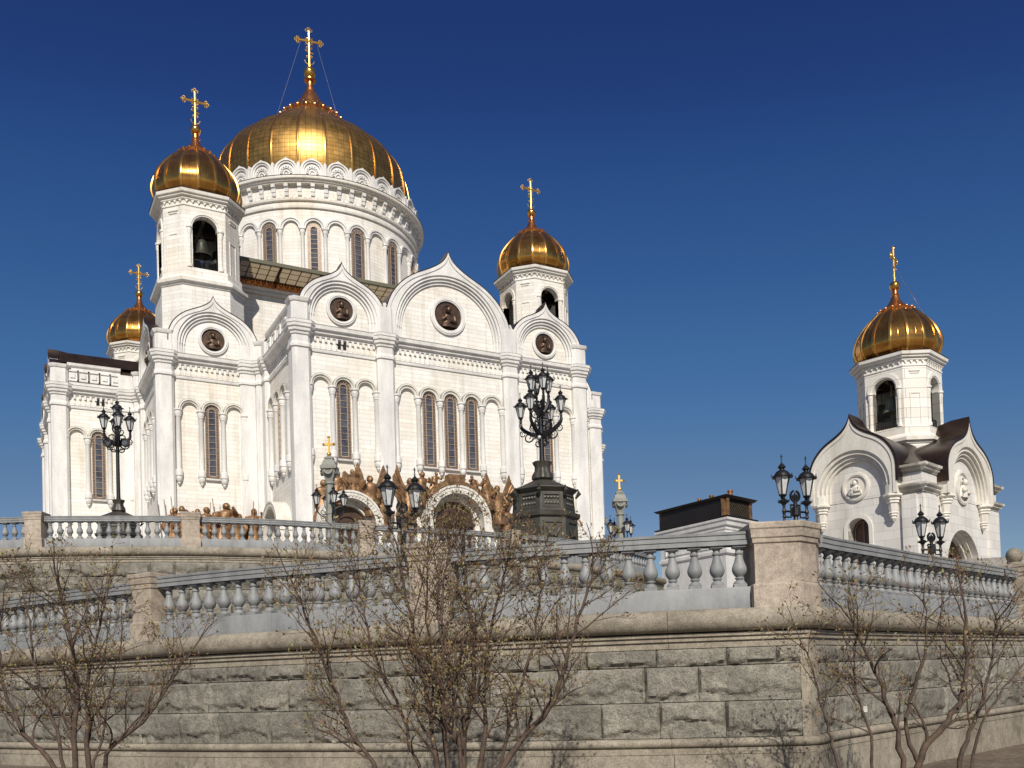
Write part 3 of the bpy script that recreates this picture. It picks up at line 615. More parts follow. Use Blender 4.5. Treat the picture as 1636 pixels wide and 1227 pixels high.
# bell towers (one is built, the others are copies)
def wallarch(mb, F, u0, u1, z0, z1, r, zs, zsill, o0, o1, uc=0.0):
    mb.fbox(F, u0, uc-r, z0, z1, o0, o1); mb.fbox(F, uc+r, u1, z0, z1, o0, o1)
    if zsill > z0: mb.fbox(F, uc-r, uc+r, z0, zsill, o0, o1)
    n = 18; A_ = [(uc-r, z1)] + [(uc-r+2*r*i/n, z1) for i in range(n+1)] + [(uc+r, z1)]; B_ = [(uc-r, zsill)] + [(uc-r*cos(pi*i/n), zs+r*sin(pi*i/n)) for i in range(n+1)] + [(uc+r, zsill)]
    mb.fstrip(F, A_, B_, o0, o1)
def bell_tower(cx, cy, rz=0.0):
    A, H, B = 2.235, 4.1, 0
    mb = MB()
    mb.oct(0, 0, A*1.12, H*1.08, [(38.5, 0), (46.0, 0), (46.05, .12), (46.25, .16), (46.35, .45), (46.7, .5), (46.85, .2), (47.3, -.15), (47.5, -.5)], 0, False, True)
    for k in range(4):
        a = k*pi/2 - pi/2; F = Fr(0, 0, cos(a), sin(a))
        wallarch(mb, F, -A, A, 47.2, 55.8, 1.34, 52.7, 48.2, H-.85, H)
        mb.ring(F, 0, 52.7, 1.5, 1.95, H-.02, H+.13, 16); mb.ring(F, 0, 52.7, 1.36, 1.5, H-.1, H+.05, 16)
        for sg in (-1, 1):
            mb.flathe(F, sg*1.68, H-.05, [(.36, 52.75), (.38, 52.55), (.28, 52.45), (.3, 52.1), (.22, 51.85), (.21, 48.6), (.3, 48.5), (.3, 48.2)], 10)
        mb.fbox(F, -1.2, 1.2, 47.35, 48.1, H-.02, H+.05)
        a += pi/4; hd = (A+H)/sqrt(2); bw = (H-A)/sqrt(2); F = Fr(0, 0, cos(a), sin(a))
        mb.fbox(F, -bw, bw, 47.2, 55.8, hd-.7, hd)
        mb.fstrip(F, [(-.62, 47.9), (-.62, 52.0), (.62, 52.0), (.62, 47.9)], [(-.48, 47.9), (-.48, 51.85), (.48, 51.85), (.48, 47.9)], hd-.05, hd+.07)
        mb.fbox(F, -.62, .62, 54.4, 54.55, hd-.05, hd+.12); mb.fbox(F, -.5, .5, 54.15, 54.28, hd-.05, hd+.08)
        for q in (0, 1):
            a2 = k*pi/2 - pi/2 + q*pi/4; G = Fr(0, 0, cos(a2), sin(a2)); ww, hh = (A, H) if q == 0 else (bw, hd); m = 7 if q == 0 else 4
            for j in range(m): u = -ww+2*ww*(j+.5)/m; mb.fext(G, [(u-.2, 55.62), (u+.2, 55.62), (u, 55.28)], hh-.02, hh+.16)
    mb.oct(0, 0, A, H, [(47.2, .22), (48.05, .22), (48.12, .02)], 0, False, False)
    mb.oct(0, 0, A, H, [(54.95, 0), (55.0, .09), (55.12, .09), (55.2, .02)], 0, False, False)
    mb.oct(0, 0, A, H, [(55.55, .05), (55.65, .22), (55.85, .26), (55.95, .48), (56.15, .52), (56.2, .68), (56.55, .74)], 0, True, False)
    t = mb.build('bell_tower', 'ashlar', cath, 25, None); t.location = (cx, cy, 0); t.rotation_euler = (0, 0, rz)
    mb = MB(); mb.oct(0, 0, A, H, [(56.55, .76), (56.63, .78), (56.85, .1), (56.95, -.3)], 0, False, True); mb.build('tower_roof', 'roof', t, 0)
    mb = MB(); mb.oct(0, 0, A, H, [(47.6, -1), (47.62, -1)], 0, True, True); mb.build('belfry_floor', 'dark', t, 0); mb = MB(); mb.oct(0, 0, A, H, [(54.9, -.6), (55.0, -.6)], 0, True, True); mb.build('belfry_ceiling', 'dark', t, 0); mb = MB(); mb.box((0, 0, 53.9), (6.6, .35, .4)); mb.box((0, 0, 53.9), (.34, 6.6, .39)); mb.build('bell_beam', 'dark_bronze', t, 0)
    mb = MB()
    for k in range(4):
        a = k*pi/2 - pi/2; F = Fr(0, 0, cos(a), sin(a))
        mb.fbox(F, -1.34, 1.34, 49.25, 49.33, H-.5, H-.42)
        for j in range(13): mb.fbox(F, -1.28+j*.213-.02, -1.28+j*.213+.02, 48.2, 49.25, H-.48, H-.44)
    mb.build('railing', 'iron', t, 0)
    mb = MB()
    for x, y, s in ((0, -2.15, 1.05), (2.15, 0, 1.05), (0, 2.15, 1.05), (-2.15, 0, 1.05)):
        z = 51.6; mb.lathe(x, y, [(1.0*s, z-1.1*s), (.92*s, z-.95*s), (.72*s, z-.5*s), (.58*s, z+.1*s), (.5*s, z+.5*s), (.3*s, z+.68*s), (.05, z+.75*s)], 18); mb.tube([(x, y, z+.7*s), (x, y, 54)], .08, 5)
    mb.build('bell', 'bell', t, 40)
    prf = spline([(4.1, 56.7), (4.62, 57.35), (4.88, 58.2), (4.8, 59.1), (4.48, 60.0), (3.93, 60.85), (3.22, 61.7), (2.45, 62.45), (1.8, 62.95)], 6); L = [0]
    for i in range(1, len(prf)): L.append(L[-1]+sqrt((prf[i][0]-prf[i-1][0])**2+(prf[i][1]-prf[i-1][1])**2))
    mb = MB(); ph = -pi/2-radians(19.7)-pi/16; gores(mb, prf, L, 16, ph, 0, 0, .0); mb.build('dome', 'gold', t, 40)
    for k in range(16): m2 = MB(); rib_mesh(m2, prf, ph+2*pi*k/16, 0, 0, .21); m2.build('rib', 'gold_rib', t, 50)
    mb = MB(); mb.lathe(0, 0, [(2.0, 62.75), (2.1, 62.95), (1.75, 63.15), (1.1, 63.6), (.65, 64.2), (.42, 64.8), (.5, 64.95), (.36, 65.05), (.34, 65.5), (.5, 65.6)], 24)
    for k in range(16): a = ph+2*pi*k/16; mb.sphere((2.05*cos(a), 2.05*sin(a), 62.95), .16, 6)
    mb.build('dome_collar', 'copper', t, 40)
    mb = MB(); mb.sphere((0, 0, 66.05), .60, 16); mb.build('ball', 'gold_rib', t, 60)
    mb = MB(); cross_mesh(mb, Fr(0, 0, 0, -1), 66.4, 4.5, .24); mb.build('cross', 'gold_cross', t, 0)
    t.parent = cath; t.matrix_parent_inverse = Matrix.Translation((0, 0, -ZB)); return t
bt = bell_tower(-22.59, -24.8)
for x, y in ((21.9, -24.8), (-22.59, 24.78), (21.78, 24.78)): dup(bt, cath, (x, y, 0))

# portals and bronze groups
def portal(F, u, r, zs, par=cath):
    mb = MB(); mb.mt(0)
    for ro, ri, o0, o1 in ((r, r*.80, 0, 1.5), (r*.80, r*.66, 0, .3)):
        A = circ_match(u, ro, zs, ZB, 30); B = circ_match(u, ri, zs, ZB, 30); mb.fstrip(F, A, B, o0, o1)
    mb.mt(1)
    for rr, o in ((r*.9, 1.5), (r*.73, .3)):
        n = 26
        for k in range(n):
            a = pi*(k+.5)/n; q = rr
            mb.fext(F, [(u+(q-.22)*cos(a), zs+(q-.22)*sin(a)), (u+q*cos(a-.05), zs+q*sin(a-.05)), (u+(q+.22)*cos(a), zs+(q+.22)*sin(a)), (u+q*cos(a+.05), zs+q*sin(a+.05))], o-.02, o+.08)
    mb.ring(F, u, zs, r*.97, r*1.03, 0, 1.6, 30); mb.ring(F, u, zs, r*.62, r*.66, 0, .55, 30)
    f = mb.build('portal', ['carved', 'carved'], par, 25)
    mb = MB(); mb.fext(F, circ_match(u, r*.64, zs, ZB, 30)[::-1], 0, .06)
    for k in range(9):
        x = u+(k-4)*r*.13; mb.tube([F.p(x, ZB+1, .1), F.p(x, zs-.3, .1)], .09, 5)
    mb.ring(F, u, zs, r*.3, r*.38, .05, .22, 16); mb.fbox(F, u-r*.62, u+r*.62, zs-.35, zs-.05, .05, .3)
    mb.build('door', 'dark_bronze', f, 30)
portal(F_S, (X0+X1)/2, 3.35, 17.9); portal(F_S, (X1+X2)/2, 3.75, 18.9); portal(F_S, (X2+X3)/2, 3.35, 17.9); portal(F_AW, (CF+LF)/2, 3.3, 17.9)
def figure(F, u, z, h, o, lean=0.0, wings=0, seed=0, arm=0, name='bronze_figure', kneel=False, prop=0):
    rnd = random.Random(seed); mb = MB(); rows = []; n = 12
    prof = [(0, .20), (.12, .19), (.28, .165), (.45, .15), (.56, .125), (.66, .135), (.76, .15), (.81, .13), (.845, .06), (.87, .05)]
    f1, f2 = rnd.uniform(0, 6), rnd.uniform(3, 5)
    for t, r in prof:
        zz = z+t*h*(.82 if kneel else 1)+(0 if not kneel else 0); row = []
        for j in range(n):
            a = 2*pi*j/n; fold = 1+(.14*sin(a*4+f1+t*f2*2) if t < .6 else .05*sin(a*3))
            row.append(F.p(u+lean*t*h+r*h*1.05*cos(a)*fold, zz, o+r*h*.8*sin(a)*fold))
        rows.append(row)
    mb.grid(rows, True, True, True); sc = .82 if kneel else 1; hx = u+lean*.92*h
    mb.sphere(F.p(hx, z+.925*h*sc, o+.02*h), .07*h, 10, 1.25)
    mb.sphere(F.p(hx, z+.935*h*sc, o-.015*h), .08*h, 8, 1.1)                 # hair
    for sg in (-1, 1):
        sx = u+lean*.76*h+sg*.14*h; up = rnd.uniform(-.22, .1) if arm == 0 else (rnd.uniform(.1, .28) if sg*arm > 0 else rnd.uniform(-.25, -.05))
        mb.tube([F.p(sx, z+.77*h*sc, o), F.p(sx+sg*.10*h, z+(.62+up*.4)*h*sc, o+.10*h), F.p(sx+sg*rnd.uniform(-.04, .10)*h, z+(.62+up)*h*sc, o+.2*h)], [.06*h, .05*h, .032*h], 7)
    if wings:
        for sg in ((-1, 1) if wings == 2 else (wings*1,)):
            x0 = u+lean*.7*h; out = []
            base = [(.03, .66), (.16, .86), (.24, 1.06), (.33, 1.30), (.38, 1.12), (.45, 1.02), (.45, .90), (.47, .80), (.44, .62), (.30, .42), (.12, .36)]
            mb.fext(F, [(x0+sg*a*h, z+b*h*sc) for a, b in base], o-.02*h, o+.05*h)
            for k in range(5): mb.tube([F.p(x0+sg*(.14+.02*k)*h, z+(.48+.07*k)*h*sc, o+.05*h), F.p(x0+sg*(.47-.025*k)*h, z+(.72+.11*k)*h*sc, o+.05*h)], .022*h, 5)
    off = rnd.uniform(0, 50)
    mb.v = [tuple(Vector(v)+Vector((mnoise.noise(Vector(v)*1.3+Vector((off, 0, 0))), mnoise.noise(Vector(v)*1.3+Vector((0, off, 0))), .4*mnoise.noise(Vector(v)*1.5+Vector((0, 0, off)))))*.03*h) for v in mb.v]
    if prop: mb.tube([F.p(u+prop*.26*h, z+.1*h, o+.2*h), F.p(u+prop*.34*h, z+1.2*h, o+.1*h)], 0.010*h, 5)
    return mb.build(name, 'bronze', cath, 50)
rr_ = random.Random(3)
for i in range(16):                                                           # procession on the corner block
    u = -26.9+i*.62+rr_.uniform(-.1, .1); figure(F_CL, u, 16.5+rr_.uniform(0, .8), 4.2+rr_.uniform(-.5, .7), .45+.35*(i % 3), rr_.uniform(-.12, .12), 0, 40+i, rr_.choice((0, 1, 1, -1)), prop=rr_.choice((0, 0, 0, 1, -1)))
for i in range(5):
    figure(F_WL, -34.3+i*1.3, 14.2+rr_.uniform(0, .4), 5+rr_.uniform(-.3, .3), .6, 0, 0, 70+i, rr_.choice((0, 1, -1)))
for i, (F, u, z, h, ln, wg, ar) in enumerate(((F_S, X0+1.9, 18.2, 4.1, .05, 1, 1), (F_S, X0+3.2, 19.9, 3.4, .12, 0, 0), (F_S, X0+5.1, 21.0, 2.6, 0, 0, 1),
        (F_S, X1-2.0, 18.9, 4.2, -.05, 2, -1), (F_S, X1-1.0, 16.8, 4.2, 0, 0, -1), (F_S, X1-3.3, 20.5, 2.6, -.2, 0, 0),
        (F_S, X1+1.9, 18.9, 4.3, .08, -1, 1), (F_S, X1+3.2, 20.4, 3.6, .14, 0, 1), (F_S, X1+1.5, 16.6, 4.2, 0, 0, 1), (F_S, X1+4.6, 21.7, 2.4, .3, 0, 1),
        (F_S, X2-2.0, 18.9, 4.3, -.08, 2, -1), (F_S, X2-3.3, 20.4, 3.6, -.14, 0, -1), (F_S, X2-1.2, 16.6, 4.4, 0, 1, -1), (F_S, X2-4.7, 21.7, 2.4, -.3, 0, -1),
        (F_S, X2+2.0, 17.6, 4.0, .05, 0, 1), (F_S, X3-2.0, 17.2, 4.0, -.05, 0, -1),
        (F_AW, CF+3.0, 17.6, 4.6, .05, 0, 1), (F_AW, LF-2.6, 17.6, 4.6, -.05, 1, -1), (F_AW, LF-3.4, 19.6, 3.2, -.1, 0, 0), (F_AW, CF+4.0, 19.6, 3.2, .1, 0, 0))):
    figure(F, u if F is F_S else -u, z, h, .7, ln, wg, 100+i, ar)
mb = MB()                                                                     # bronze scroll over the middle portal
c = (X1+X2)/2
A = [(c+4.5*cos(a), 18.9+4.5*sin(a)) for a in [pi*(.22+.56*i/20) for i in range(21)]]; B = [(c+3.95*cos(a), 18.9+3.95*sin(a)) for a in [pi*(.22+.56*i/20) for i in range(21)]]
mb.fstrip(F_S, A, B, 0, 1.0); mb.build('bronze_scroll', 'bronze', cath, 30); mb = MB(); mb.fbox(F_S, c-.95, c+.95, 22.9, 23.95, .2, 1.25)
for u, hw, z in ((X0+4.7, .95, 21.2),): mb.build('bronze_tablet', 'bronze', cath, 0); mb = MB(); mb.fext(F_S, [(u-hw*.5, z+2.2), (u, z+1.75), (u+hw*.6, z+2.25), (u+hw*.7, z+1), (u+hw*1.2, z), (u-hw, z), (u-hw*.7, z+1.2)], .3, 1.0)
mb.build('bronze_cloak', 'bronze', cath, 30)
for F, u in ((F_S, (X0+X1)/2), (F_WL, (-LL-CL)/2)):
    for q in (-.28, .28): mb = MB(); mb.fbox(F, u+q-.16, u+q+.16, 36.1, 36.85, 0, .08); mb.build('frieze_vent', 'dark', cath, 0)

# ================================================================== TERRAIN
def poly_prism(name, pts, z0, z1, m, kind='structure', group=None):
    mb = MB(); mb.grid([[W(r, d, z) for r, d in pts] for z in (z0, z1)], True, False, True); o = mb.build(name, m, None, 0); o['kind'] = kind; return o
mb = MB(); mb.poly([(-4000, -4000, -.2), (4000, -4000, -.2), (4000, 4000, -.2), (-4000, 4000, -.2)]); tag(mb.build('ground', 'ground', None, 0), kind='structure')
low = spline([(-17, 25.6), (-13.8, 22.7), (-11.3, 20.63), (-9.3, 19.4), (-7.4, 18.25), (-5.2, 17.15), (-3.45, 16.45), (-1.9, 15.85), (0.1, 15.22), (1.2, 14.93), (2.6, 14.65), (4.52, 14.40)], 6)
right = [(4.66, 14.50), (5.29, 15.35), (8.1, 18.25), (12.06, 22.1), (18, 27.8)]
upp = spline([(-32, 36), (-25, 35.4), (-19.35, 35.35), (-17.7, 35.3), (-15.2, 35.7), (-12.8, 36.15), (-9.8, 37.35), (-8.5, 38.0), (-6.4, 39.2), (-3.05, 40.85), (0, 42.8), (3.07, 45.3), (6.3, 49.2), (8.8, 53.5)], 6)
def offs(path, o):
    out = []
    for i, p in enumerate(path):
        a = path[max(i-1, 0)]; b = path[min(i+1, len(path)-1)]; dx, dy = b[0]-a[0], b[1]-a[1]; l = sqrt(dx*dx+dy*dy)
        out.append((p[0]+dy/l*o, p[1]-dx/l*o))
    return out                       # +o is towards the viewer (right hand side of a left-to-right path)
inner = offs(low, -.25)+offs(right, -.25)
poly_prism('ramp', inner + [(18, 60), (9, 56)] + upp[::-1], 0.0, 2.5, 'paving')
poly_prism('soil_bed', [(-26, 12.4), (-9.0, 13.6), (-7.6, 18.3), (-11.3, 20.8), (-14, 23), (-26, 26)], -.25, .14, 'ground')
poly_prism('terrace', offs(upp, -.3) + [(9.2, 56), (40, 62), (120, 90), (120, 300), (-200, 300), (-200, 36), (-32, 36.3)], 2.4, 6.9, 'paving')
poly_prism('chapel_terrace', [(9.4, 55.6), (13, 35), (20, 33.5), (45, 45), (45, 61), (40, 61.8)], 2.4, 5.6, 'paving')

# ================================================================== RETAINING WALLS
def arclen(path):
    L = [0]
    for a, b in zip(path[:-1], path[1:]): L.append(L[-1]+sqrt((a[0]-b[0])**2+(a[1]-b[1])**2))
    return L
class Path:
    def __init__(s, pts, z=0.0, zend=0.0): s.p = pts; s.L = arclen(pts); s.z0, s.z1 = z, zend
    def at(s, t, o=0.0):
        t = min(max(t, 0), s.L[-1]); i = 0
        while i < len(s.L)-2 and s.L[i+1] < t: i += 1
        a, b = s.p[i], s.p[i+1]; k = (t-s.L[i])/(s.L[i+1]-s.L[i]); l = s.L[i+1]-s.L[i]; dx, dy = (b[0]-a[0])/l, (b[1]-a[1])/l
        if len(s.p) > 8:                                         # smooth direction on curved paths
            q0 = s.p[max(i-1, 0)]; q1 = s.p[min(i+2, len(s.p)-1)]; ex, ey = q1[0]-q0[0], q1[1]-q0[1]; m = sqrt(ex*ex+ey*ey); dx, dy = ex/m, ey/m
        return (a[0]+(b[0]-a[0])*k+dy*o, a[1]+(b[1]-a[1])*k-dx*o)
    def dz(s, t): return s.z0+(s.z1-s.z0)*t/s.L[-1]
    def W(s, t, z, o=0.0): r, d = s.at(t, o); return W(r, d, z+s.dz(t))
    def heading(s, t):
        a = Vector(s.W(t-.05, 0)); b = Vector(s.W(t+.05, 0)); return atan2(b.y-a.y, b.x-a.x)
    def near(s, r):                                              # arc length where the path passes r
        for i in range(len(s.p)-1):
            if s.p[i][0] <= r <= s.p[i+1][0]: return s.L[i]+(s.L[i+1]-s.L[i])*(r-s.p[i][0])/(s.p[i+1][0]-s.p[i][0])
def profile_run(mb, P, prof, t0, t1, step=.5):
    n = max(1, int((t1-t0)/step)); mb.grid([[P.W(t0+(t1-t0)*k/n, z, o) for o, z in prof] for k in range(n+1)], False, True, True)
def rock_course(mb, P, t0, t1, z0, z1, seed, wmin=.75, wmax=1.35, amp=.075, res=.055, grow=.0):
    rnd = random.Random(seed); t = t0; j = .0035
    while t < t1-.05:
        w_ = min(rnd.uniform(wmin, wmax), t1-t)
        if t1-(t+w_) < .35: w_ = t1-t
        nx, nz = max(4, int(w_/res)), max(4, int((z1-z0)/res)); off = Vector((rnd.uniform(0, 99), rnd.uniform(0, 99), rnd.uniform(0, 99))); rows = []
        tone = rnd.uniform(.78, 1.10); mb.tone = tone; kind = rnd.uniform(.02, .34)
        for iz in range(nz+1):
            row = []
            for ix in range(nx+1):
                a, b = ix/nx, iz/nz; x = t+j+(w_-2*j)*a; z = z0+j+(z1-z0-2*j)*b
                e = min(a*w_, (1-a)*w_, (1-b)*(z1-z0)); ed = min(1, e/.028)
                q = Vector((x, z, 0))+off
                big = mnoise.noise(q*1.5); mid = mnoise.noise(q*4.5); fine = mnoise.noise(q*11); rid = abs(mnoise.noise(q*3.1+Vector((5, 1, 2))))
                cut = kind + .22*mnoise.noise(Vector((x*2.3, 4.0, 0))+off) + .10*mnoise.noise(Vector((x*7, 9.0, 0))+off)
                st = min(1, max(0, (b-cut)/.07)); st = st*st*(3-2*st)
                crack = max(0, .10-rid)*3.5*(1 if b < .55 else .35)
                hgt = amp*(.22+.10*fine+.16*mid+.25*b*(1-st) + st*(.70+.30*big+.10*mid+.05*fine) - crack)
                row.append(P.W(x, z, ed*hgt + .004))
            rows.append(row)
        mb.grid(rows); t += w_
    mb.tone = 1.0
def slab_course(mb, P, t0, t1, z0, z1, o, seed, wmin=1.3, wmax=2.1):
    rnd = random.Random(seed); t = t0
    while t < t1-.05:
        w_ = min(rnd.uniform(wmin, wmax), t1-t)
        if t1-(t+w_) < .5: w_ = t1-t
        n = max(1, int(w_/.5)); mb.tone = rnd.uniform(.86, 1.08)
        mb.grid([[P.W(t+.004+(w_-.008)*k/n, z, oo) for oo, z in ((0, z0), (o-.006, z0+.003), (o, z0+.01), (o, z1-.008), (o-.006, z1-.001), (0, z1))] for k in range(n+1)], False, True, True)
        t += w_
    mb.tone = 1.0
def torus(o, z0, z1, r):
    zc = (z0+z1)/2; h = (z1-z0)/2; return [(0, z1), (o, z1)] + [(o+r*sin(pi*i/10), zc+h*cos(pi*i/10)) for i in range(1, 10)] + [(o, z0), (0, z0)]
def retaining_wall(th, P, segs, zt, courses, seed, amp, res, base=True, zlow=0.0):
    mb = MB(); mk = MB(); mg = MB()
    for i, (t0, t1) in enumerate(segs):
        profile_run(mk, P, [(-.012, zt), (-.012, zlow-.2), (-.35, zlow-.2), (-.35, zt)], t0, t1)       # backing that shows in the joints
        slab_course(mg, P, t0, t1, zt-.30, zt, 0.02, seed+90+i, 1.6, 2.6)
        n = max(1, int((t1-t0)/2.0))
        for k in range(n):
            ta, tb = t0+(t1-t0)*k/n+.003, t0+(t1-t0)*(k+1)/n-.003; mg.tone = random.Random(seed*31+k).uniform(.88, 1.07)
            profile_run(mg, P, torus(.09, zt-.35, zt, .14), ta, tb)
            profile_run(mg, P, [(0, zt-.37), (.085, zt-.37), (.085, zt-.42), (.05, zt-.43), (.05, zt-.455), (.065, zt-.465), (.065, zt-.49), (.03, zt-.50), (.03, zt-.60), (0, zt-.60)], ta, tb)
        mg.tone = 1.0
        for j, (za, zb) in enumerate(courses): rock_course(mb, P, t0, t1, za, zb, seed+j*7+i, amp=amp, res=res)
        if base:
            zs = courses[-1][0]
            for k in range(n):
                ta, tb = t0+(t1-t0)*k/n+.003, t0+(t1-t0)*(k+1)/n-.003; mg.tone = random.Random(seed*17+k).uniform(.88, 1.07)
                profile_run(mg, P, torus(.06, zs-.15, zs-.005, .07), ta, tb); profile_run(mg, P, [(0, zs-.15), (.075, zs-.155), (.075, zs-.2), (.095, zs-.205), (.095, zs-.25), (0, zs-.25)], ta, tb)
            mg.tone = 1.0
            slab_course(mg, P, t0, t1, -.3, zs-.25, .085, seed+50+i)
    mk.build('mortar_backing', 'dark', th, 0); mb.build('rock_faced_courses', 'rock', th, 55); mg.build('dressed_courses', 'granite', th, 40)
PL, PR, PU = Path(low), Path(right, 0, .12), Path(upp)
th = wthing('retaining_wall', 'near grey granite retaining wall of rock faced blocks behind the bare shrubs', 'wall', W(0, 15))
retaining_wall(th, PL, ((0.5, PL.L[-1]-.06),), 2.64, ((1.765, 2.04), (1.205, 1.76), (.64, 1.2)), 11, .085, .036)
th2 = th
retaining_wall(th, PR, ((.08, PR.L[-1]),), 2.64, ((1.765, 2.04), (1.205, 1.76), (.64, 1.2)), 23, .075, .04)
mb = MB()                                                        # narrow dressed arris at the corner
for g, z0_, z1_ in ((.035, .62, 2.06), (.09, -.35, .40)):
    mb.grid([[W(4.44, 14.41-g, z), W(4.56, 14.39-g, z), W(4.66+g*.8, 14.48-g*.6, z), W(4.72+g*.8, 14.58-g*.6, z), W(4.6, 14.75, z), W(4.44, 14.6, z)] for z in (z0_, z1_)], True, True, True)
for prof_ in (torus(.09, 2.29, 2.64, .14), torus(.06, .49, .635, .07), [(0, .49), (.075, .485), (.075, .44), (.095, .435), (.095, .39), (0, .39)], [(0, 2.27), (.085, 2.27), (.085, 2.22), (.05, 2.21), (.05, 2.185), (.065, 2.175), (.065, 2.15), (.03, 2.14), (.03, 2.04), (0, 2.04)]):
    Q = Path([(4.36, 14.42), (4.53, 14.40), (4.665, 14.51), (4.79, 14.68)])
    mb.grid([[W(*Q.at(t, o), z) for o, z in prof_] for t in (0.0, .168, .26, .345, Q.L[-1])], False, True, True)
mb.build('corner_quoin', 'granite', th, 40)
th = wthing('terrace_wall', 'far granite terrace wall with rock faced courses below the upper grey balustrade', 'wall', W(-9, 37.5))
retaining_wall(th, PU, ((0, PU.L[-1]),), 7.27, tuple((6.14-.53*k, 6.665-.53*k) for k in range(7)), 37, .18, .085, False, 2.4)

# ================================================================== BALUSTRADES AND PIERS
mb = MB()
mb.box((0, 0, .045), (.20, .20, .09))
mb.lathe(0, 0, spline([(.098, .09), (.096, .115), (.06, .15), (.052, .165)], 3) + [(.072, .172), (.075, .19), (.06, .20)] + spline([(.062, .205), (.10, .255), (.117, .31), (.108, .37), (.08, .44), (.058, .52), (.05, .56)], 4) +
         [(.066, .566), (.07, .585), (.055, .60), (.052, .635), (.075, .66), (.09, .668)], 18)
mb.box((0, 0, .684), (.205, .205, .032))
BALMESH = mb.build('baluster', 'grey_paint', None, 40)
RAIL = [(.135, .70), (.135, .772), (.15, .78), (.15, .848), (.166, .858), (.17, .89), (.13, .907), (-.13, .907), (-.17, .89), (-.166, .858), (-.15, .848), (-.15, .78), (-.135, .772), (-.135, .70)]
first_bal = [True]
def balustrade(label, P, t0, t1, zb, dz=0.0, sp=.352, group='grey balustrades of the two terraces', plinth=.34, lowrail=False):
    """painted balustrade between two piers: solid plinth, balusters, moulded rail"""
    tc = (t0+t1)/2; z0 = zb+dz; loc = P.W(tc, z0); e = wthing('balustrade', label, 'balustrade', loc, group)
    mb = MB(); profile_run(mb, P, [(.12, z0-.01), (.12, z0+plinth-.03), (.105, z0+plinth), (-.105, z0+plinth), (-.12, z0+plinth-.03), (-.12, z0-.01)], t0, t1, .5); mb.build('plinth', 'grey_paint', e, 30)
    zq = z0+plinth-.04
    mb = MB(); profile_run(mb, P, [(o, zq+z) for o, z in RAIL], t0, t1, .5); mb.build('rail', 'grey_paint', e, 0)
    n = max(1, int(round((t1-t0)/sp))); s = (t1-t0)/n
    for k in range(n):
        t = t0+s*(k+.5)
        if first_bal[0]: b = BALMESH; first_bal[0] = False
        else: b = BALMESH.copy(); COL.objects.link(b)
        b.parent = e; b.matrix_parent_inverse = Matrix.Translation(-Vector(loc)); b.location = P.W(t, zq); b.rotation_euler = (0, 0, P.heading(t))
    return e
def pier(label, P, t, wdt, dep, z0, z1, m='pink_granite', ball=False, group='stone piers of the balustrades'):
    loc = P.W(t, z0); hd = P.heading(t); e = thing('stone_pier', label, 'pier', group, loc, hd); h = z1-z0; mb = MB()
    def sq(zg): mb.grid([[(-wdt/2-g, -dep/2-g, z), (wdt/2+g, -dep/2-g, z), (wdt/2+g, dep/2+g, z), (-wdt/2-g, dep/2+g, z)] for z, g in zg], True, True, True)
    sq([(-.02, .035), (.33, .035), (.345, .025), (.36, 0), (h-.31, 0)]); mb.build('pier_shaft', m, e, 0)
    mb = MB(); sq([(h-.31, 0), (h-.29, .018), (h-.22, .022), (h-.2, .04), (h-.1, .05), (h-.08, .065), (h-.015, .07), (h, .055)]); mb.build('pier_cap', m, e, 0)
    if ball:
        mb = MB(); mb.lathe(0, 0, [(.16, h-.01), (.16, h+.05), (.11, h+.07)], 16); mb.sphere((0, 0, h+.22), .195, 20); mb.build('stone_ball', 'granite', e, 60)
    return e
def corner_pier():
    loc = W(4.3, 14.3, 2.62); e = wthing('stone_pier', 'broad pinkish corner pier at the nearest bend of the lower balustrade', 'pier', loc, 'stone piers of the balustrades')
    plan = [(3.80, 14.40), (4.50, 14.34), (4.84, 14.66), (5.04, 15.15), (4.7, 15.6), (3.80, 15.1)]
    cx, cy = 4.4, 14.8
    def ringp(zg):
        rows = []
        for z, g in zg:
            row = []
            for x, y in plan:
                l = sqrt((x-cx)**2+(y-cy)**2); row.append(W(x+(x-cx)/l*g, y+(y-cy)/l*g, z))
            rows.append(row)
        return rows
    mb = MB(); mb.grid(ringp([(2.62, .045), (2.98, .045), (2.995, .03), (3.01, 0), (3.62, 0)]), True, True, True); mb.build('pier_shaft', 'pink_granite', e, 0)
    mb = MB(); mb.grid(ringp([(3.62, 0), (3.64, .03), (3.70, .035), (3.72, .06), (3.84, .07), (3.86, .09), (3.93, .095), (3.955, .06)]), True, True, True); mb.build('pier_cap', 'pink_granite', e, 0)
corner_pier()
BL, BR_, BU = Path(offs(low, -.17)), Path(offs(right, -.17), 0, .12), Path(offs(upp, -.2)); PL0, PL, PR, PU = PL, BL, BR_, BU
tM, tL = PL.near(-1.28), PL.near(-7.0)
pier('pinkish stone pier of the lower balustrade hidden behind the middle shrub', PL, tM, .70, .52, 2.62, 3.98)
pier('pinkish stone pier of the lower balustrade standing behind the left shrub', PL, tL, .52, .52, 2.62, 3.92)
tR = PR.near(12.2)
pier('stone pier topped with a round stone ball at the right edge', PR, tR, .50, .50, 2.62, 3.98, ball=True)
bG = 'grey balustrades of the lower wall'
balustrade('lower grey balustrade between the broad corner pier and the pier behind the middle shrub', PL, tM+.37, PL.near(3.80), 2.64, 0, .352, bG)
balustrade('lower grey balustrade between the middle shrub and the left shrub', PL, tL+.28, tM-.37, 2.64, 0, .352, bG)
balustrade('lower grey balustrade behind the left shrub, running out of the picture on the left', PL, .6, tL-.28, 2.64, -.06, .352, bG)
balustrade('lower grey balustrade right of the corner pier, in front of the chapel', PR, .80, tR-.27, 2.64, 0, .352, bG)
balustrade('end of the lower grey balustrade beyond the stone ball pier', PR, tR+.27, PR.L[-1]-.1, 2.64, 0, .352, bG)
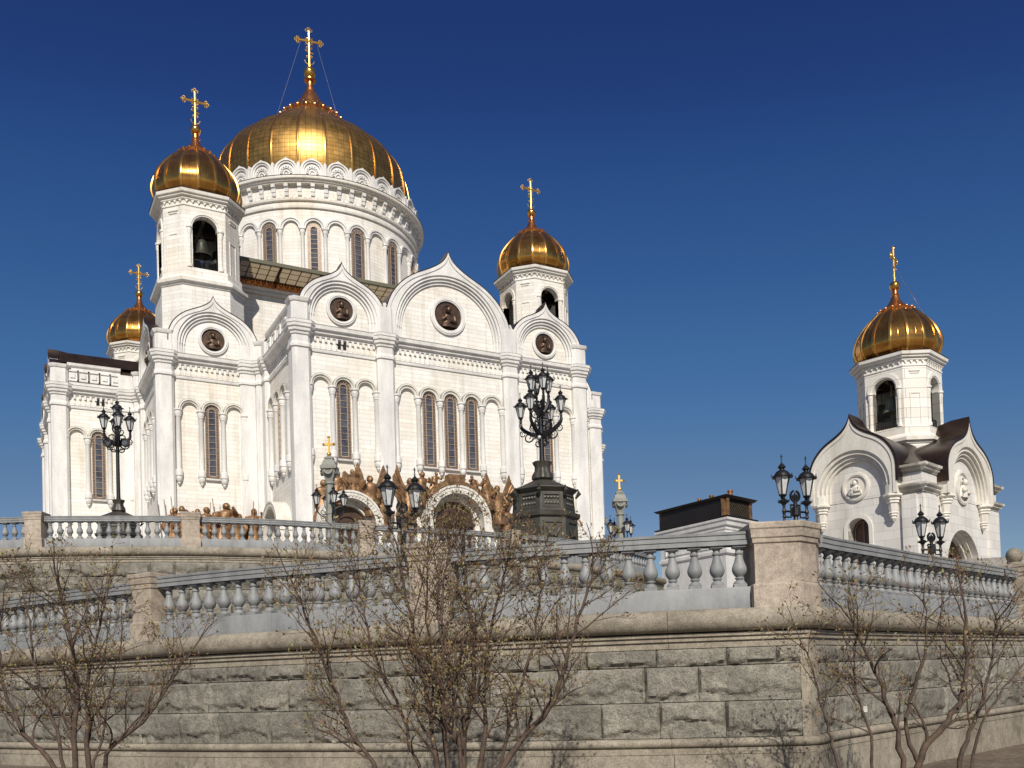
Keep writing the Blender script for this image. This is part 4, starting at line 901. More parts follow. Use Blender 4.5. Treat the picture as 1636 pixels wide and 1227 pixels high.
uG = 'grey balustrades of the upper terrace'
ts = [PU.near(x) for x in (-18.0, -12.45, -6.1, .2, 8.2)]
for t, wd, lb in ((ts[0], .62, 'leftmost stone pier of the upper balustrade, against the sky left of the cathedral'), (ts[1], .66, 'stone pier of the upper balustrade below the bronze procession'),
              (ts[2], .62, 'stone pier of the upper balustrade left of the double lantern'), (ts[3], .5, 'stone pier of the upper balustrade left of the big iron pedestal')):
    pier(lb, PU, t, wd, .6, 7.25, 8.62)
for a, b, lb in ((PU.near(-27), ts[0]-.33, 'upper grey balustrade at the left edge, left of the cathedral'), (ts[0]+.33, ts[1]-.35, 'upper grey balustrade in front of the small left street lamp'),
               (ts[1]+.35, ts[2]-.33, 'upper grey balustrade in front of the bronze procession and left portal'), (ts[2]+.33, ts[3]-.27, 'upper grey balustrade behind the double lantern and middle shrub'),
               (ts[3]+.27, ts[4], 'upper grey balustrade in front of the big iron pedestal')):
    balustrade(lb, PU, a, b, 7.27, 0, .36, uG)

# ================================================================== CHAPEL
CHR, CHD, PHI = 18.488, 43.881, 0.806
cw = W(CHR, CHD); nLl, nRl = (-sin(PHI), -cos(PHI)), (cos(PHI), -sin(PHI))
def wdir(v): return (v[0]*CY + v[1]*SY, -v[0]*SY + v[1]*CY)
nL, nR = wdir(nLl), wdir(nRl)
chap = wthing('chapel', 'small white chapel with one gold dome, ogee gables and an open belfry with bells', 'chapel', (cw[0], cw[1], 5.4))
AL, AR = 4.25, 2.85
def CP(fl, fr, z): return (cw[0]+fl*nL[0]+fr*nR[0], cw[1]+fl*nL[1]+fr*nR[1], z)
FL = Fr(cw[0]+AL*nL[0], cw[1]+AL*nL[1], *nL); FR = Fr(cw[0]+AR*nR[0], cw[1]+AR*nR[1], *nR)
FB = Fr(cw[0]-4.3*nL[0], cw[1]-4.3*nL[1], -nL[0], -nL[1]); FF = Fr(cw[0]-2.0*nR[0], cw[1]-2.0*nR[1], -nR[0], -nR[1])
mb = MB(); T = .85
wallarch(mb, FL, -2.0, 2.85-T, 4.9, 9.1, .50, 7.85, 6.2, -T, 0)                 # left face with the window recess
wallarch(mb, FR, -AL, 4.3, 4.9, 9.1, 1.95, 5.85, 4.9, -T, 0)                     # right face with the portal recess
mb.fbox(FB, -2.85+T, 2.0, 4.9, 9.1, -T, 0); mb.fbox(FF, -4.3+T, AL-T, 4.9, 9.1, -T, 0)
mb.fbox(FR, -AL, 4.3, 9.1, 10.0, -4.85, 0)
mb.fbox(FR, 3.0, 4.26, 4.9, 9.0, 0, .12); mb.fbox(FL, 2.0, 2.62, 4.9, 9.0, 0, .12); mb.fbox(FR, -4.0, -3.1, 4.9, 9.0, 0, .10)
mb.build('wall', 'chapel_ashlar', chap, 0)
LC = [(0, 9.06), (.06, 9.06), (.08, 9.16), (.18, 9.2), (.2, 9.3), (.28, 9.33), (.3, 9.42), (0, 9.47)]
TC = [(0, 9.93), (.06, 9.93), (.08, 10.0), (.16, 10.03), (.18, 10.12), (.27, 10.15), (.29, 10.25), (0, 10.3)]
for F, a, b, e in ((FL, 1.6, 2.85, 1), (FR, 2.6, 4.3, 1), (FR, -AL, -2.75, 1)):
    mb = MB()
    for P_ in (LC, TC): mb.fprof(F, P_, a, b)
    mb.build('cornice', 'plaster', chap, 20)
for P_ in (LC, TC):                                                                # cornices mitred round the near corner
    mb = MB(); mb.grid([[CP(AL+o, AR-.9, z) for o, z in P_], [CP(AL+o, AR+o, z) for o, z in P_], [CP(AL-1.0, AR+o, z) for o, z in P_]])
    mb.build('corner_cornice', 'plaster', chap, 20)
    mb = MB(); mb.grid([[CP(-4.3+1.0, AR+o, z) for o, z in P_], [CP(-4.3-o, AR+o, z) for o, z in P_], [CP(-4.3-o, AR-1, z) for o, z in P_]]); mb.build('corner_cornice', 'plaster', chap, 20)
for F, hw, rr, zr, h, tip in ((FL, 1.95, 1.66, 9.62, 1.75, 12.75), (FR, 2.62, 2.12, 9.35, 1.5, 12.7)):
    g, ot = gable(F, 0, hw, 10.25, h, tip, rr, zr, 9.12, 3.0, chap, ('plaster', 'chapel_ashlar'), .42, (.17, .15, .14), 'roof', .06, .10, 'gable_roof', 1.15, .42)
    medallion(F, -.02, 9.72, (.62 if F is FL else .78), (.47 if F is FL else .6), ot, chap, ('plaster', 'plaster'), .35)
    for sg in (-1, 1):
        mb = MB(); mb.flathe(F, sg*(hw-(.32 if F is FL else .42)), .12, [(.30, 9.5), (.30, 9.14), (.42, 9.1), (.42, 9.02), (.30, 8.95), (.32, 8.86), (.26, 8.82), (.28, 8.74), (.22, 8.7), (.17, 8.35), (.2, 8.3), (.15, 8.26), (.17, 8.2), (.11, 8.14), (.13, 8.08), (.03, 7.94)], 8)
        mb.build('pendant_bracket', 'plaster', chap, 20)
mb = MB(); mb.mt(0)
mb.fext(FL, [(-.5, 6.1), (-.5, 7.85)]+[(-.5*cos(pi*i/12), 7.85+.5*sin(pi*i/12)) for i in range(1, 12)]+[(.5, 7.85), (.5, 6.1)], -.62, -.55)
mb.mt(1); mb.fstrip(FL, circ_match(0, .42, 7.85, 6.2, 16), circ_match(0, .36, 7.85, 6.2, 16), -.56, -.50); mb.fbox(FL, -.03, .03, 6.2, 8.2, -.56, -.52)
mb.build('window', ['wood', 'win_border'], chap, 0)
mb = MB(); mb.ring(FL, 0, 7.85, .49, .66, -.02, .05, 18); [mb.fbox(FL, q, q+.17, 6.2, 7.85, -.02, .05) for q in (-.66, .49)]; mb.build('window_surround', 'plaster', chap, 20)
mb = MB(); mb.fstrip(FR, circ_match(0, 2.0, 5.85, 4.9, 28), circ_match(0, 1.84, 5.85, 4.9, 28), -.84, -.3); mb.fstrip(FR, circ_match(0, 1.86, 5.85, 4.9, 28), circ_match(0, 1.62, 5.85, 4.9, 28), -.9, -.48)
mb.ring(FR, 0, 5.85, 1.80, 1.86, -.4, -.26, 24)
pt = mb.build('portal', 'plaster', chap, 25)
mb = MB(); mb.fext(FR, circ_match(0, 1.66, 5.85, 4.9, 28)[::-1], -.80, -.66); relief_bust(mb, FR, 0, 6.1, .95, -.64)
for sg in (-1, 1): mb.sphere(FR.p(sg*.95, 6.1, -.6), .2, 8); mb.tube([FR.p(sg*1.0, 4.9, -.6), FR.p(sg*.95, 5.9, -.58)], [.3, .2], 8)
mb.build('portal_relief', 'dark_bronze', pt, 35)
mb = MB(); rows = []                                                              # swept metal roof round the belfry
for t, z in ((1.0, 10.28), (.8, 10.75), (.62, 11.2), (.5, 11.7)):
    rows.append([CP(AL*t if fl > 0 else -4.3*t, AR*t*fr if fr > 0 else 2.0*t*fr, z+dz) for fl, fr, dz in ((1, 1, 0), (1, .5, .15), (1, 0, .25), (1, -.5, .15), (1, -1, 0), (-1, -1, 0), (-1, 0, .2), (-1, 1, 0))])
mb.grid(rows, True, False, True); mb.build('roof', 'roof', chap, 20)
ct = dup(bt, chap, (cw[0]+.24*CY, cw[1]-.24*SY, -6.58), radians(15.03)); ct.scale = (.40, .40, .40); ct.matrix_parent_inverse = Matrix.Translation((-cw[0], -cw[1], -5.4))
for ch in ct.children:
    if ch.name.startswith('cross'): ch.rotation_euler = (0, 0, radians(8))
    if ch.name.split('.')[0] == 'bell': ch.data = ch.data.copy(); ch.data.materials[0] = M['bell_green_lit']
mb = MB(); mb.tube([CP(-.25, .1, 20.95), CP(-1.2, 1.35, 17.9)], .012, 4); mb.build('guy_wire', 'wire', chap, 0)

# ================================================================== PAVILION
pav = wthing('pavilion', 'low white pavilion carrying a dark bronze lattice roof box with copper pipes', 'pavilion', W(13, 61, 5.4))
pc, pe, pw = (13.65, 58.0), (10.1, 63.6), (16.2, 60.5)
p4 = (pe[0]+pw[0]-pc[0], pe[1]+pw[1]-pc[1]); quad = [pe, pc, pw, p4]; mx_, my_ = sum(q[0] for q in quad)/4, sum(q[1] for q in quad)/4
def pq(g, z):
    out = []
    for x, y in quad:
        l = sqrt((x-mx_)**2+(y-my_)**2); out.append(W(x+(x-mx_)/l*g, y+(y-my_)/l*g, z))
    return out
mb = MB(); mb.grid([pq(g, z) for g, z in ((-.35, 5.0), (-.35, 9.2), (-.15, 9.3), (-.15, 9.5), (-.3, 9.55), (-.3, 10.75), (-.22, 10.8), (-.2, 11.0), (-.05, 11.05), (0, 11.3), (.12, 11.36), (.14, 11.5), (-.4, 11.55))], True, False, True)
mb.build('wall', 'marble', pav, 0)
for A_, B_ in ((pe, pc), (pc, pw)):
    a_, b_ = W(*A_), W(*B_); L_ = sqrt((a_[0]-b_[0])**2+(a_[1]-b_[1])**2); F = Fr((a_[0]+b_[0])/2, (a_[1]+b_[1])/2, (b_[1]-a_[1]), -(b_[0]-a_[0]))
    mb = MB(); h_ = L_/2-.75; mb.fstrip(F, [(-h_, 9.7), (-h_, 10.65), (h_, 10.65), (h_, 9.7), (-h_, 9.7)], [(-h_+.1, 9.8), (-h_+.1, 10.55), (h_-.1, 10.55), (h_-.1, 9.8), (-h_+.1, 9.8)], -.4, -.1); mb.build('wall_panel', 'marble', pav, 0)
    mb = MB(); n = int(L_/.22)
    for k in range(-6, n):                                                        # lattice screen
        u0 = -L_/2+.35+k*.22; u1 = u0+.95
        for s_ in (0, 1):
            ua, ub = (max(u0, -L_/2+.35), min(u1, L_/2-.35))
            if ub-ua < .1: continue
            za, zb = 11.75+(ua-u0), 11.75+(ub-u0)
            if s_: za, zb = 12.7-(ua-u0), 12.7-(ub-u0)
            mb.tube([F.p(ua, za, -.26), F.p(ub, zb, -.26)], .022, 4)
    for u in (-L_/2+.3, L_/2-.3): pass
    mb.build('lattice_screen', 'lattice', pav, 0)
    for u in (-L_/2+.3, L_/2-.3): mb = MB(); mb.fbox(F, u-.16, u+.16, 11.66, 12.74, -.45, -.22); mb.build('corner_post', 'bronze', pav, 0)
mb = MB(); mb.grid([pq(g, z) for g, z in ((.1, 11.56), (.12, 11.62), (-.3, 11.68), (-.36, 12.72), (-.1, 12.78), (.12, 12.92), (-.6, 13.0))], True, True, True); mb.build('roof', 'black_sheet', pav, 0)
for k, (t, r_) in enumerate(((.55, .13), (.72, .16), (.97, .2))):
    x, y = pe[0]+(pc[0]-pe[0])*t+.55, pe[1]+(pc[1]-pe[1])*t+.5; c = W(x, y); mb = MB(); mb.lathe(c[0], c[1], [(r_*.8, 12.9), (r_*.8, 13.15), (r_, 13.17), (r_, 13.27)], 12, 0, True, True); mb.build('flue_pipe', 'copper', pav, 40)

# ================================================================== LAMPS
def lantern_proto():
    mb = MB()
    for k in range(6):
        a = pi/6+k*pi/3; c, s_ = cos(a), sin(a)
        mb.tube([(.080*c, .080*s_, .12), (.168*c, .168*s_, .50)], .0125, 4); mb.tube([(.18*c, .18*s_, .495), (.235*c, .235*s_, .505), (.25*c, .25*s_, .56)], [.02, .016, .006], 5)
    mb.lathe(0, 0, [(.03, 0), (.035, .03), (.06, .05), (.045, .07), (.09, .10), (.092, .125), (.07, .13)], 6, pi/6, True, True)
    mb.lathe(0, 0, [(.165, .49), (.215, .495), (.215, .52), (.18, .53), (.168, .565), (.13, .61), (.08, .645), (.05, .655), (.045, .67), (.08, .70), (.083, .725), (.05, .765), (.02, .80), (.012, .86), (.012, .99)], 12, pi/6, True, True)
    mb.box((0, 0, .945), (.085, .012, .014))
    l = mb.build('lantern', 'iron', None, 35)
    mb = MB(); mb.lathe(0, 0, [(.072, .125), (.162, .495)], 6, pi/6, True, True); mb.build('lantern_glass', 'lantern_glass', l, 0); return l
LANT = lantern_proto(); used = [False]
def put_lantern(par, loc, sc=1.0, rz=0.0):
    if not used[0]: l = LANT; l.parent = par; used[0] = True
    else: l = dup(LANT, par)
    l.location = loc; l.scale = (sc, sc, sc); l.rotation_euler = (0, 0, rz); return l
def scroll(mb, c, dirv, r, turns=1.4, th=.02, s0=0.0, flip=1):
    """flat iron volute in the plane of dirv and z"""
    pts = []; n = 16
    for i in range(n+1):
        a = s0+flip*turns*2*pi*i/n; q = r*(1-.75*i/n); pts.append((c[0]+dirv[0]*q*cos(a), c[1]+dirv[1]*q*cos(a), c[2]+q*sin(a)))
    mb.tube(pts, [th*(1-.5*i/n) for i in range(n+1)], 5)
def double_lamp(label, r, d, zb, ztop, ang, first=False):
    """post with meander bracket, wreath emblem and two lanterns"""
    loc = W(r, d, zb); e = thing('street_lamp', label, 'street lamp', 'double lantern street lamps', loc, -YAW+ang); H = ztop-zb
    mb = MB(); mb.lathe(0, 0, [(.16, 0), (.16, .12), (.11, .18), (.12, .3), (.075, .4), (.07, .5), (.062, H-1.75), (.08, H-1.72), (.08, H-1.66), (.05, H-1.6), (.045, H-1.2)], 12, 0, True, True); mb.build('post', 'iron', e, 40)
    mb = MB(); z = H-1.42; bar = .024
    for sg in (-1, 1):
        path = [(0, z), (sg*.31, z), ]; mb.tube([(0, 0, z), (sg*.33, 0, z)], bar, 4)
        mb.tube([(0, 0, z+.15), (sg*.13, 0, z+.15), (sg*.13, 0, z-.13), (sg*.33, 0, z-.13)], bar, 4)
        mb.lathe(sg*.32, 0, [(.02, z-.24), (.035, z-.21), (.02, z-.17), (.045, z-.13), (.03, z-.08), (.05, z), (.03, z+.06), (.035, z+.14), (.09, z+.2), (.1, z+.25), (.04, z+.28)], 10, 0, True, True)
        for k in range(6): a = k*pi/3; mb.tube([(sg*.32+.06*cos(a), .06*sin(a), z+.2), (sg*.32+.13*cos(a), .13*sin(a), z+.22), (sg*.32+.14*cos(a), .14*sin(a), z+.27)], [.02, .015, .005], 4)
    mb.lathe(0, 0, [(.06, z-.12), (.1, z-.08), (.1, z+.08), (.06, z+.12)], 8, 0, True, True); mb.box((0, 0, z+.15), (.28, .03, .04)); mb.build('meander_bracket', 'iron', e, 30)
    mb = MB(); G = Fr(0, 0, 0, -1); zc = z+.36
    mb.ring(G, 0, zc, .105, .14, -.025, .025, 22, radians(110), radians(430)); mb.fbox(G, -.015, .015, z+.15, zc-.12, -.015, .015)
    for k in range(15): a = radians(115+310*k/14); mb.sphere((.122*cos(a), 0, zc+.122*sin(a)), .03, 6)
    mb.tube([(-.06, 0, zc-.09), (-.06, 0, zc+.0), (-.045, 0, zc+.05)], [.022, .02, .006], 5); mb.tube([(.06, 0, zc-.09), (.06, 0, zc+.0), (.045, 0, zc+.05)], [.022, .02, .006], 5); mb.tube([(0, 0, zc-.11), (0, 0, zc+.02), (0, 0, zc+.1)], [.03, .028, .006], 5)
    mb.build('wreath_emblem', 'iron', e, 30)
    for sg in (-1, 1): put_lantern(e, (sg*.34, 0, z+.25), 1.06, .3)
    return e
double_lamp('black double lantern lamp behind the middle shrub, in front of the bronze portal figures', -2.38, 21.0, 2.5, 6.68, radians(32))
double_lamp('black double lantern lamp rising behind the broad corner pier, left of the chapel', 6.60, 21.3, 2.5, 6.72, radians(22))
double_lamp('black double lantern lamp in front of the chapel portal', 12.0, 26.4, 2.5, 6.40, radians(20))

def candelabrum(label, r, d, zp, k, htop, tiers, m_base, floods=False, name='street_lamp', cams=False):
    loc = W(r, d, 6.9); e = thing(name, label, 'street lamp', None, loc, -YAW); z0 = zp-6.9
    mb = MB(); R = 1.6*k; ph = pi/8+radians(14)
    mb.lathe(0, 0, [(R*1.16, 0), (R*1.16, .3), (R*1.08, .35), (R*1.06, z0-2.0*k), (R*1.14, z0-1.9*k), (R*1.16, z0-1.72*k), (R*1.0, z0-1.62*k), (R*.96, z0-.7*k), (R*1.02, z0-.62*k), (R*1.1, z0-.5*k), (R*1.08, z0-.44*k)], 8, ph, True, True)
    mb.build('pedestal', m_base, e, 15)
    mb = MB()
    for j in range(8):
        a = ph+pi/8+j*pi/4; ap = R*.96*cos(pi/8); F = Fr(ap*cos(a), ap*sin(a), cos(a), sin(a)); hw = R*.28
        mb.fstrip(F, [(-hw, z0-1.5*k), (-hw, z0-.78*k), (hw, z0-.78*k), (hw, z0-1.5*k), (-hw, z0-1.5*k)], [(-hw+.08*k, z0-1.42*k), (-hw+.08*k, z0-.86*k), (hw-.08*k, z0-.86*k), (hw-.08*k, z0-1.42*k), (-hw+.08*k, z0-1.42*k)], -.05, .07*k)
        for q in range(5):
            for p_ in range(2): mb.sphere(F.p((q-2)*hw*.36, z0-(1.28-.28*p_)*k, .0), .10*k, 6, 1)
        F2 = Fr(R*1.06*cos(pi/8)*cos(a), R*1.06*cos(pi/8)*sin(a), cos(a), sin(a)); zl, zh = max(.5, z0-3.6*k), z0-2.15*k
        mb.fstrip(F2, [(-hw*1.1, zl), (-hw*1.1, zh), (hw*1.1, zh), (hw*1.1, zl), (-hw*1.1, zl)], [(-hw*.95, zl+.1*k), (-hw*.95, zh-.1*k), (hw*.95, zh-.1*k), (hw*.95, zl+.1*k), (-hw*.95, zl+.1*k)], -.05, .06*k)
        mb.tube([F2.p(-hw*.8, zh-.35*k, .03), F2.p(-hw*.3, zh-.75*k, .06), F2.p(hw*.3, zh-.75*k, .06), F2.p(hw*.8, zh-.35*k, .03)], [.05*k, .09*k, .09*k, .05*k], 6)
        av = a+pi/8; mb.tube([(R*1.02*cos(av), R*1.02*sin(av), z0-.9*k), (R*1.14*cos(av), R*1.14*sin(av), z0-.65*k), (R*1.1*cos(av), R*1.1*sin(av), z0-.42*k)], [.05*k, .12*k, .04*k], 6)
    mb.build('pedestal_ornament', m_base, e, 30)
    mb = MB(); mb.lathe(0, 0, [(R*1.08, z0-.44*k), (R*.95, z0-.36*k), (R*.62, z0-.12*k), (R*.38, z0+.06*k), (R*.24, z0+.1*k)], 8, ph, False, True); mb.build('pedestal_roof', m_base, e, 15)
    mb = MB(); n = 16; rows = []
    for rr, zz in ((.40, .08), (.53, .2), (.50, .4), (.38, .6), (.36, .8), (.46, 1.0), (.48, 1.06), (.2, 1.08)):
        rows.append([(rr*k*(1+.07*cos(8*2*pi*j/32))*cos(2*pi*j/32), rr*k*(1+.07*cos(8*2*pi*j/32))*sin(2*pi*j/32), z0+zz*k) for j in range(32)])
    mb.grid(rows, True, False, True); mb.build('acanthus_vase', m_base, e, 50)
    mb = MB(); H = htop-6.9; pr_ = .125*max(.75, k); mb.lathe(0, 0, [(pr_*1.2, z0+1.05*k), (pr_, z0+1.4*k), (pr_*.85, H-1.6), (pr_*1.4, H-1.55), (pr_*1.3, H-1.45), (pr_*.7, H-1.35)], 14, 0, True, True); mb.build('pole', 'iron', e, 40)
    for rad, zl, cnt, pha, sc, drop in tiers:
        zl -= 6.9
        for j in range(cnt):
            a = pha+2*pi*j/cnt; dx, dy = cos(a), sin(a); mb = MB()
            pts = [(dx*.05, dy*.05, zl-drop), (dx*rad*.4, dy*rad*.4, zl-drop*.85), (dx*rad*.75, dy*rad*.75, zl-drop*.62), (dx*rad*.98, dy*rad*.98, zl-drop*.35), (dx*rad, dy*rad, zl)]
            mb.tube(spline(pts, 4), [.10*sc-.055*sc*i/16 for i in range(17)], 6)
            scroll(mb, (dx*rad*.62, dy*rad*.62, zl-drop*.95), (dx, dy), .20*sc, 1.3, .03*sc, 2.5, 1); scroll(mb, (dx*rad*.42, dy*rad*.42, zl-drop*.5), (dx, dy), .17*sc, 1.3, .028*sc, 4.2, -1); scroll(mb, (dx*rad*.9, dy*rad*.9, zl-drop*.72), (dx, dy), .12*sc, 1.2, .022*sc, 1, -1)
            scroll(mb, (dx*.2, dy*.2, zl-drop*1.35), (dx, dy), .16*sc, 1.3, .03*sc, 1.5, 1)
            mb.lathe(dx*rad, dy*rad, [(.03, zl-.16), (.07, zl-.1), (.04, zl-.05), (.08, zl)], 8, 0, True, True); mb.build('arm', 'iron', e, 40); put_lantern(e, (dx*rad, dy*rad, zl), sc, a)
    if floods:
        for sx, yy in ((-.42, -.1), (.42, .0)):
            mb = MB(); mb.mt(0); zf = 14.05-6.9; G = Fr(sx, yy-.16, 0.1, -1)
            mb.ring(G, 0, zf, .14, .21, -.2, .03, 18, 0, 2*pi); mb.poly([G.p(.2*cos(i*pi/9), zf+.2*sin(i*pi/9), -.2) for i in range(18)]); mb.tube([(sx, yy-.1, zf-.2), (sx, yy-.1, zf-.32), (0, 0, zf-.36)], .035, 5)
            mb.mt(1); mb.poly([G.p(.16*cos(i*pi/9), zf+.16*sin(i*pi/9), -.01) for i in range(18)]); mb.build('floodlight', ['iron', 'glass'], e, 30)
    if cams:
        for sx in (-.34, -.12):
            mb = MB(); zf = 13.9-6.9; mb.tube([(0, -.05, zf+.12), (sx, -.25, zf+.14), (sx, -.25, zf+.06)], .025, 5); mb.sphere((sx, -.25, zf), .11, 10); mb.build('security_camera', 'lantern_glass', e, 40)
    return e
candelabrum('tall black candelabrum lamp with eight lanterns on a big grey green octagonal pedestal', 1.83, 47.0, 11.62, 1.0, 17.0,
            ((.46, 16.15, 4, radians(20), 1.5, 1.05), (1.14, 14.95, 4, radians(62), 1.5, .95)), 'green_iron', name='candelabrum_lamp', cams=True)
candelabrum('smaller black candelabrum lamp with two round floodlights, left of the bronze procession', -19.25, 46.0, 10.55, .62, 16.3,
            ((.02, 15.15, 1, 0, 1.3, .4), (.60, 14.6, 4, radians(28), 1.35, .62)), 'green_iron', floods=True, name='candelabrum_lamp')

def cross_column(label, r, d, ztop, k=1.0):
    loc = W(r, d, 6.9); e = thing('lamp_column', label, 'lamp column', 'stone lamp columns with gold crosses', loc, -YAW); H = ztop-6.9
    mb = MB(); zc = H-1.12*k
    mb.lathe(0, 0, [(.55*k, 0), (.55*k, .6), (.42*k, .7), (.40*k, 1.2), (.29*k, 1.3), (.26*k, 4.0), (.3*k, 4.02), (.3*k, 4.14), (.25*k, 4.16), (.235*k, zc-1.55*k), (.30*k, zc-1.53*k), (.30*k, zc-1.43*k), (.25*k, zc-1.40*k)], 8, pi/8, True, True); mb.build('shaft', 'grey_granite', e, 20)
    mb = MB(); mb.lathe(0, 0, [(.26*k, zc-1.42*k), (.34*k, zc-1.2*k), (.46*k, zc-.95*k), (.5*k, zc-.78*k), (.62*k, zc-.74*k), (.62*k, zc-.6*k), (.5*k, zc-.5*k), (.42*k, zc-.3*k), (.3*k, zc-.2*k), (.34*k, zc-.16*k), (.34*k, zc-.1*k), (.2*k, zc-.06*k), (.16*k, zc)], 4, pi/4, True, True)
    for j in range(4):
        a = j*pi/2; F = Fr(.36*k*cos(a), .36*k*sin(a), cos(a), sin(a)); mb.ring(F, 0, zc-.8*k, .16*k, .26*k, -.1, .1*k, 10, pi, 2*pi)
    mb.build('capital', 'grey_granite', e, 15)
    mb = MB(); G = Fr(0, 0, 0, -1); t = .055*k; mb.fbox(G, -t, t, zc, zc+1.0*k, -t, t); mb.fbox(G, -.25*k, .25*k, zc+.64*k-t, zc+.64*k+t, -t*.9, t*.9); mb.sphere((0, 0, zc+.1*k), .12*k, 10)
    for u, z in ((0, 1.02), (-.27, .64), (.27, .64)): mb.sphere((u*k, 0, zc+z*k), .085*k, 8)
    mb.build('cross', 'gold_cross', e, 30)
    for j in range(4):
        a = radians(25)+j*pi/2; dx, dy = cos(a), sin(a); zl = zc-2.8*k; mb = MB(); mb.tube(spline([(dx*.2, dy*.2, zl-.5), (dx*.5*k, dy*.5*k, zl-.45), (dx*.72*k, dy*.72*k, zl-.2), (dx*.74*k, dy*.74*k, zl)], 4), .035*k, 5)
        scroll(mb, (dx*.42*k, dy*.42*k, zl-.25), (dx, dy), .16*k, 1.4, .022, 3, 1); scroll(mb, (dx*.38*k, dy*.38*k, zl-.62), (dx, dy), .14*k, 1.3, .02, 1, -1); mb.build('arm', 'iron', e, 40); put_lantern(e, (dx*.74*k, dy*.74*k, zl), 1.25*k, a)
    return e
cross_column('grey stone lamp column with gold cross before the left part of the cathedral front', -9.52, 50, 15.2)
cross_column('grey stone lamp column with gold cross against the sky right of the cathedral', 7.03, 58, 14.45, 1.0)

# ================================================================== SMALL THINGS
mb = MB(); F = Fr(*W(-4.2, 22.5)[:2], -SY, -CY)
for u in [q*.16 for q in range(-9, 13)]: mb.fbox(F, u-.012, u+.012, 2.5, 3.5, -.012, .012)
for z in (2.75, 3.1, 3.45): mb.fbox(F, -1.5, 1.95, z-.02, z+.02, -.02, .02)
tag(mb.build('metal_fence', 'fence_green', None, 0), 'low pale green metal fence seen through the balusters', 'fence')
mb = MB(); q = PR.near(5.75); a_ = PR.W(q, .93, .30); hd = PR.heading(q); mb.box(a_, (.09, .035, .07), hd); mb.box((a_[0], a_[1], a_[2]+.05), (.09, .03, .025), hd)
tag(mb.build('wall_marker', 'carved', None, 0), 'tiny pale marker fixed to the granite wall right of the corner', 'marker')

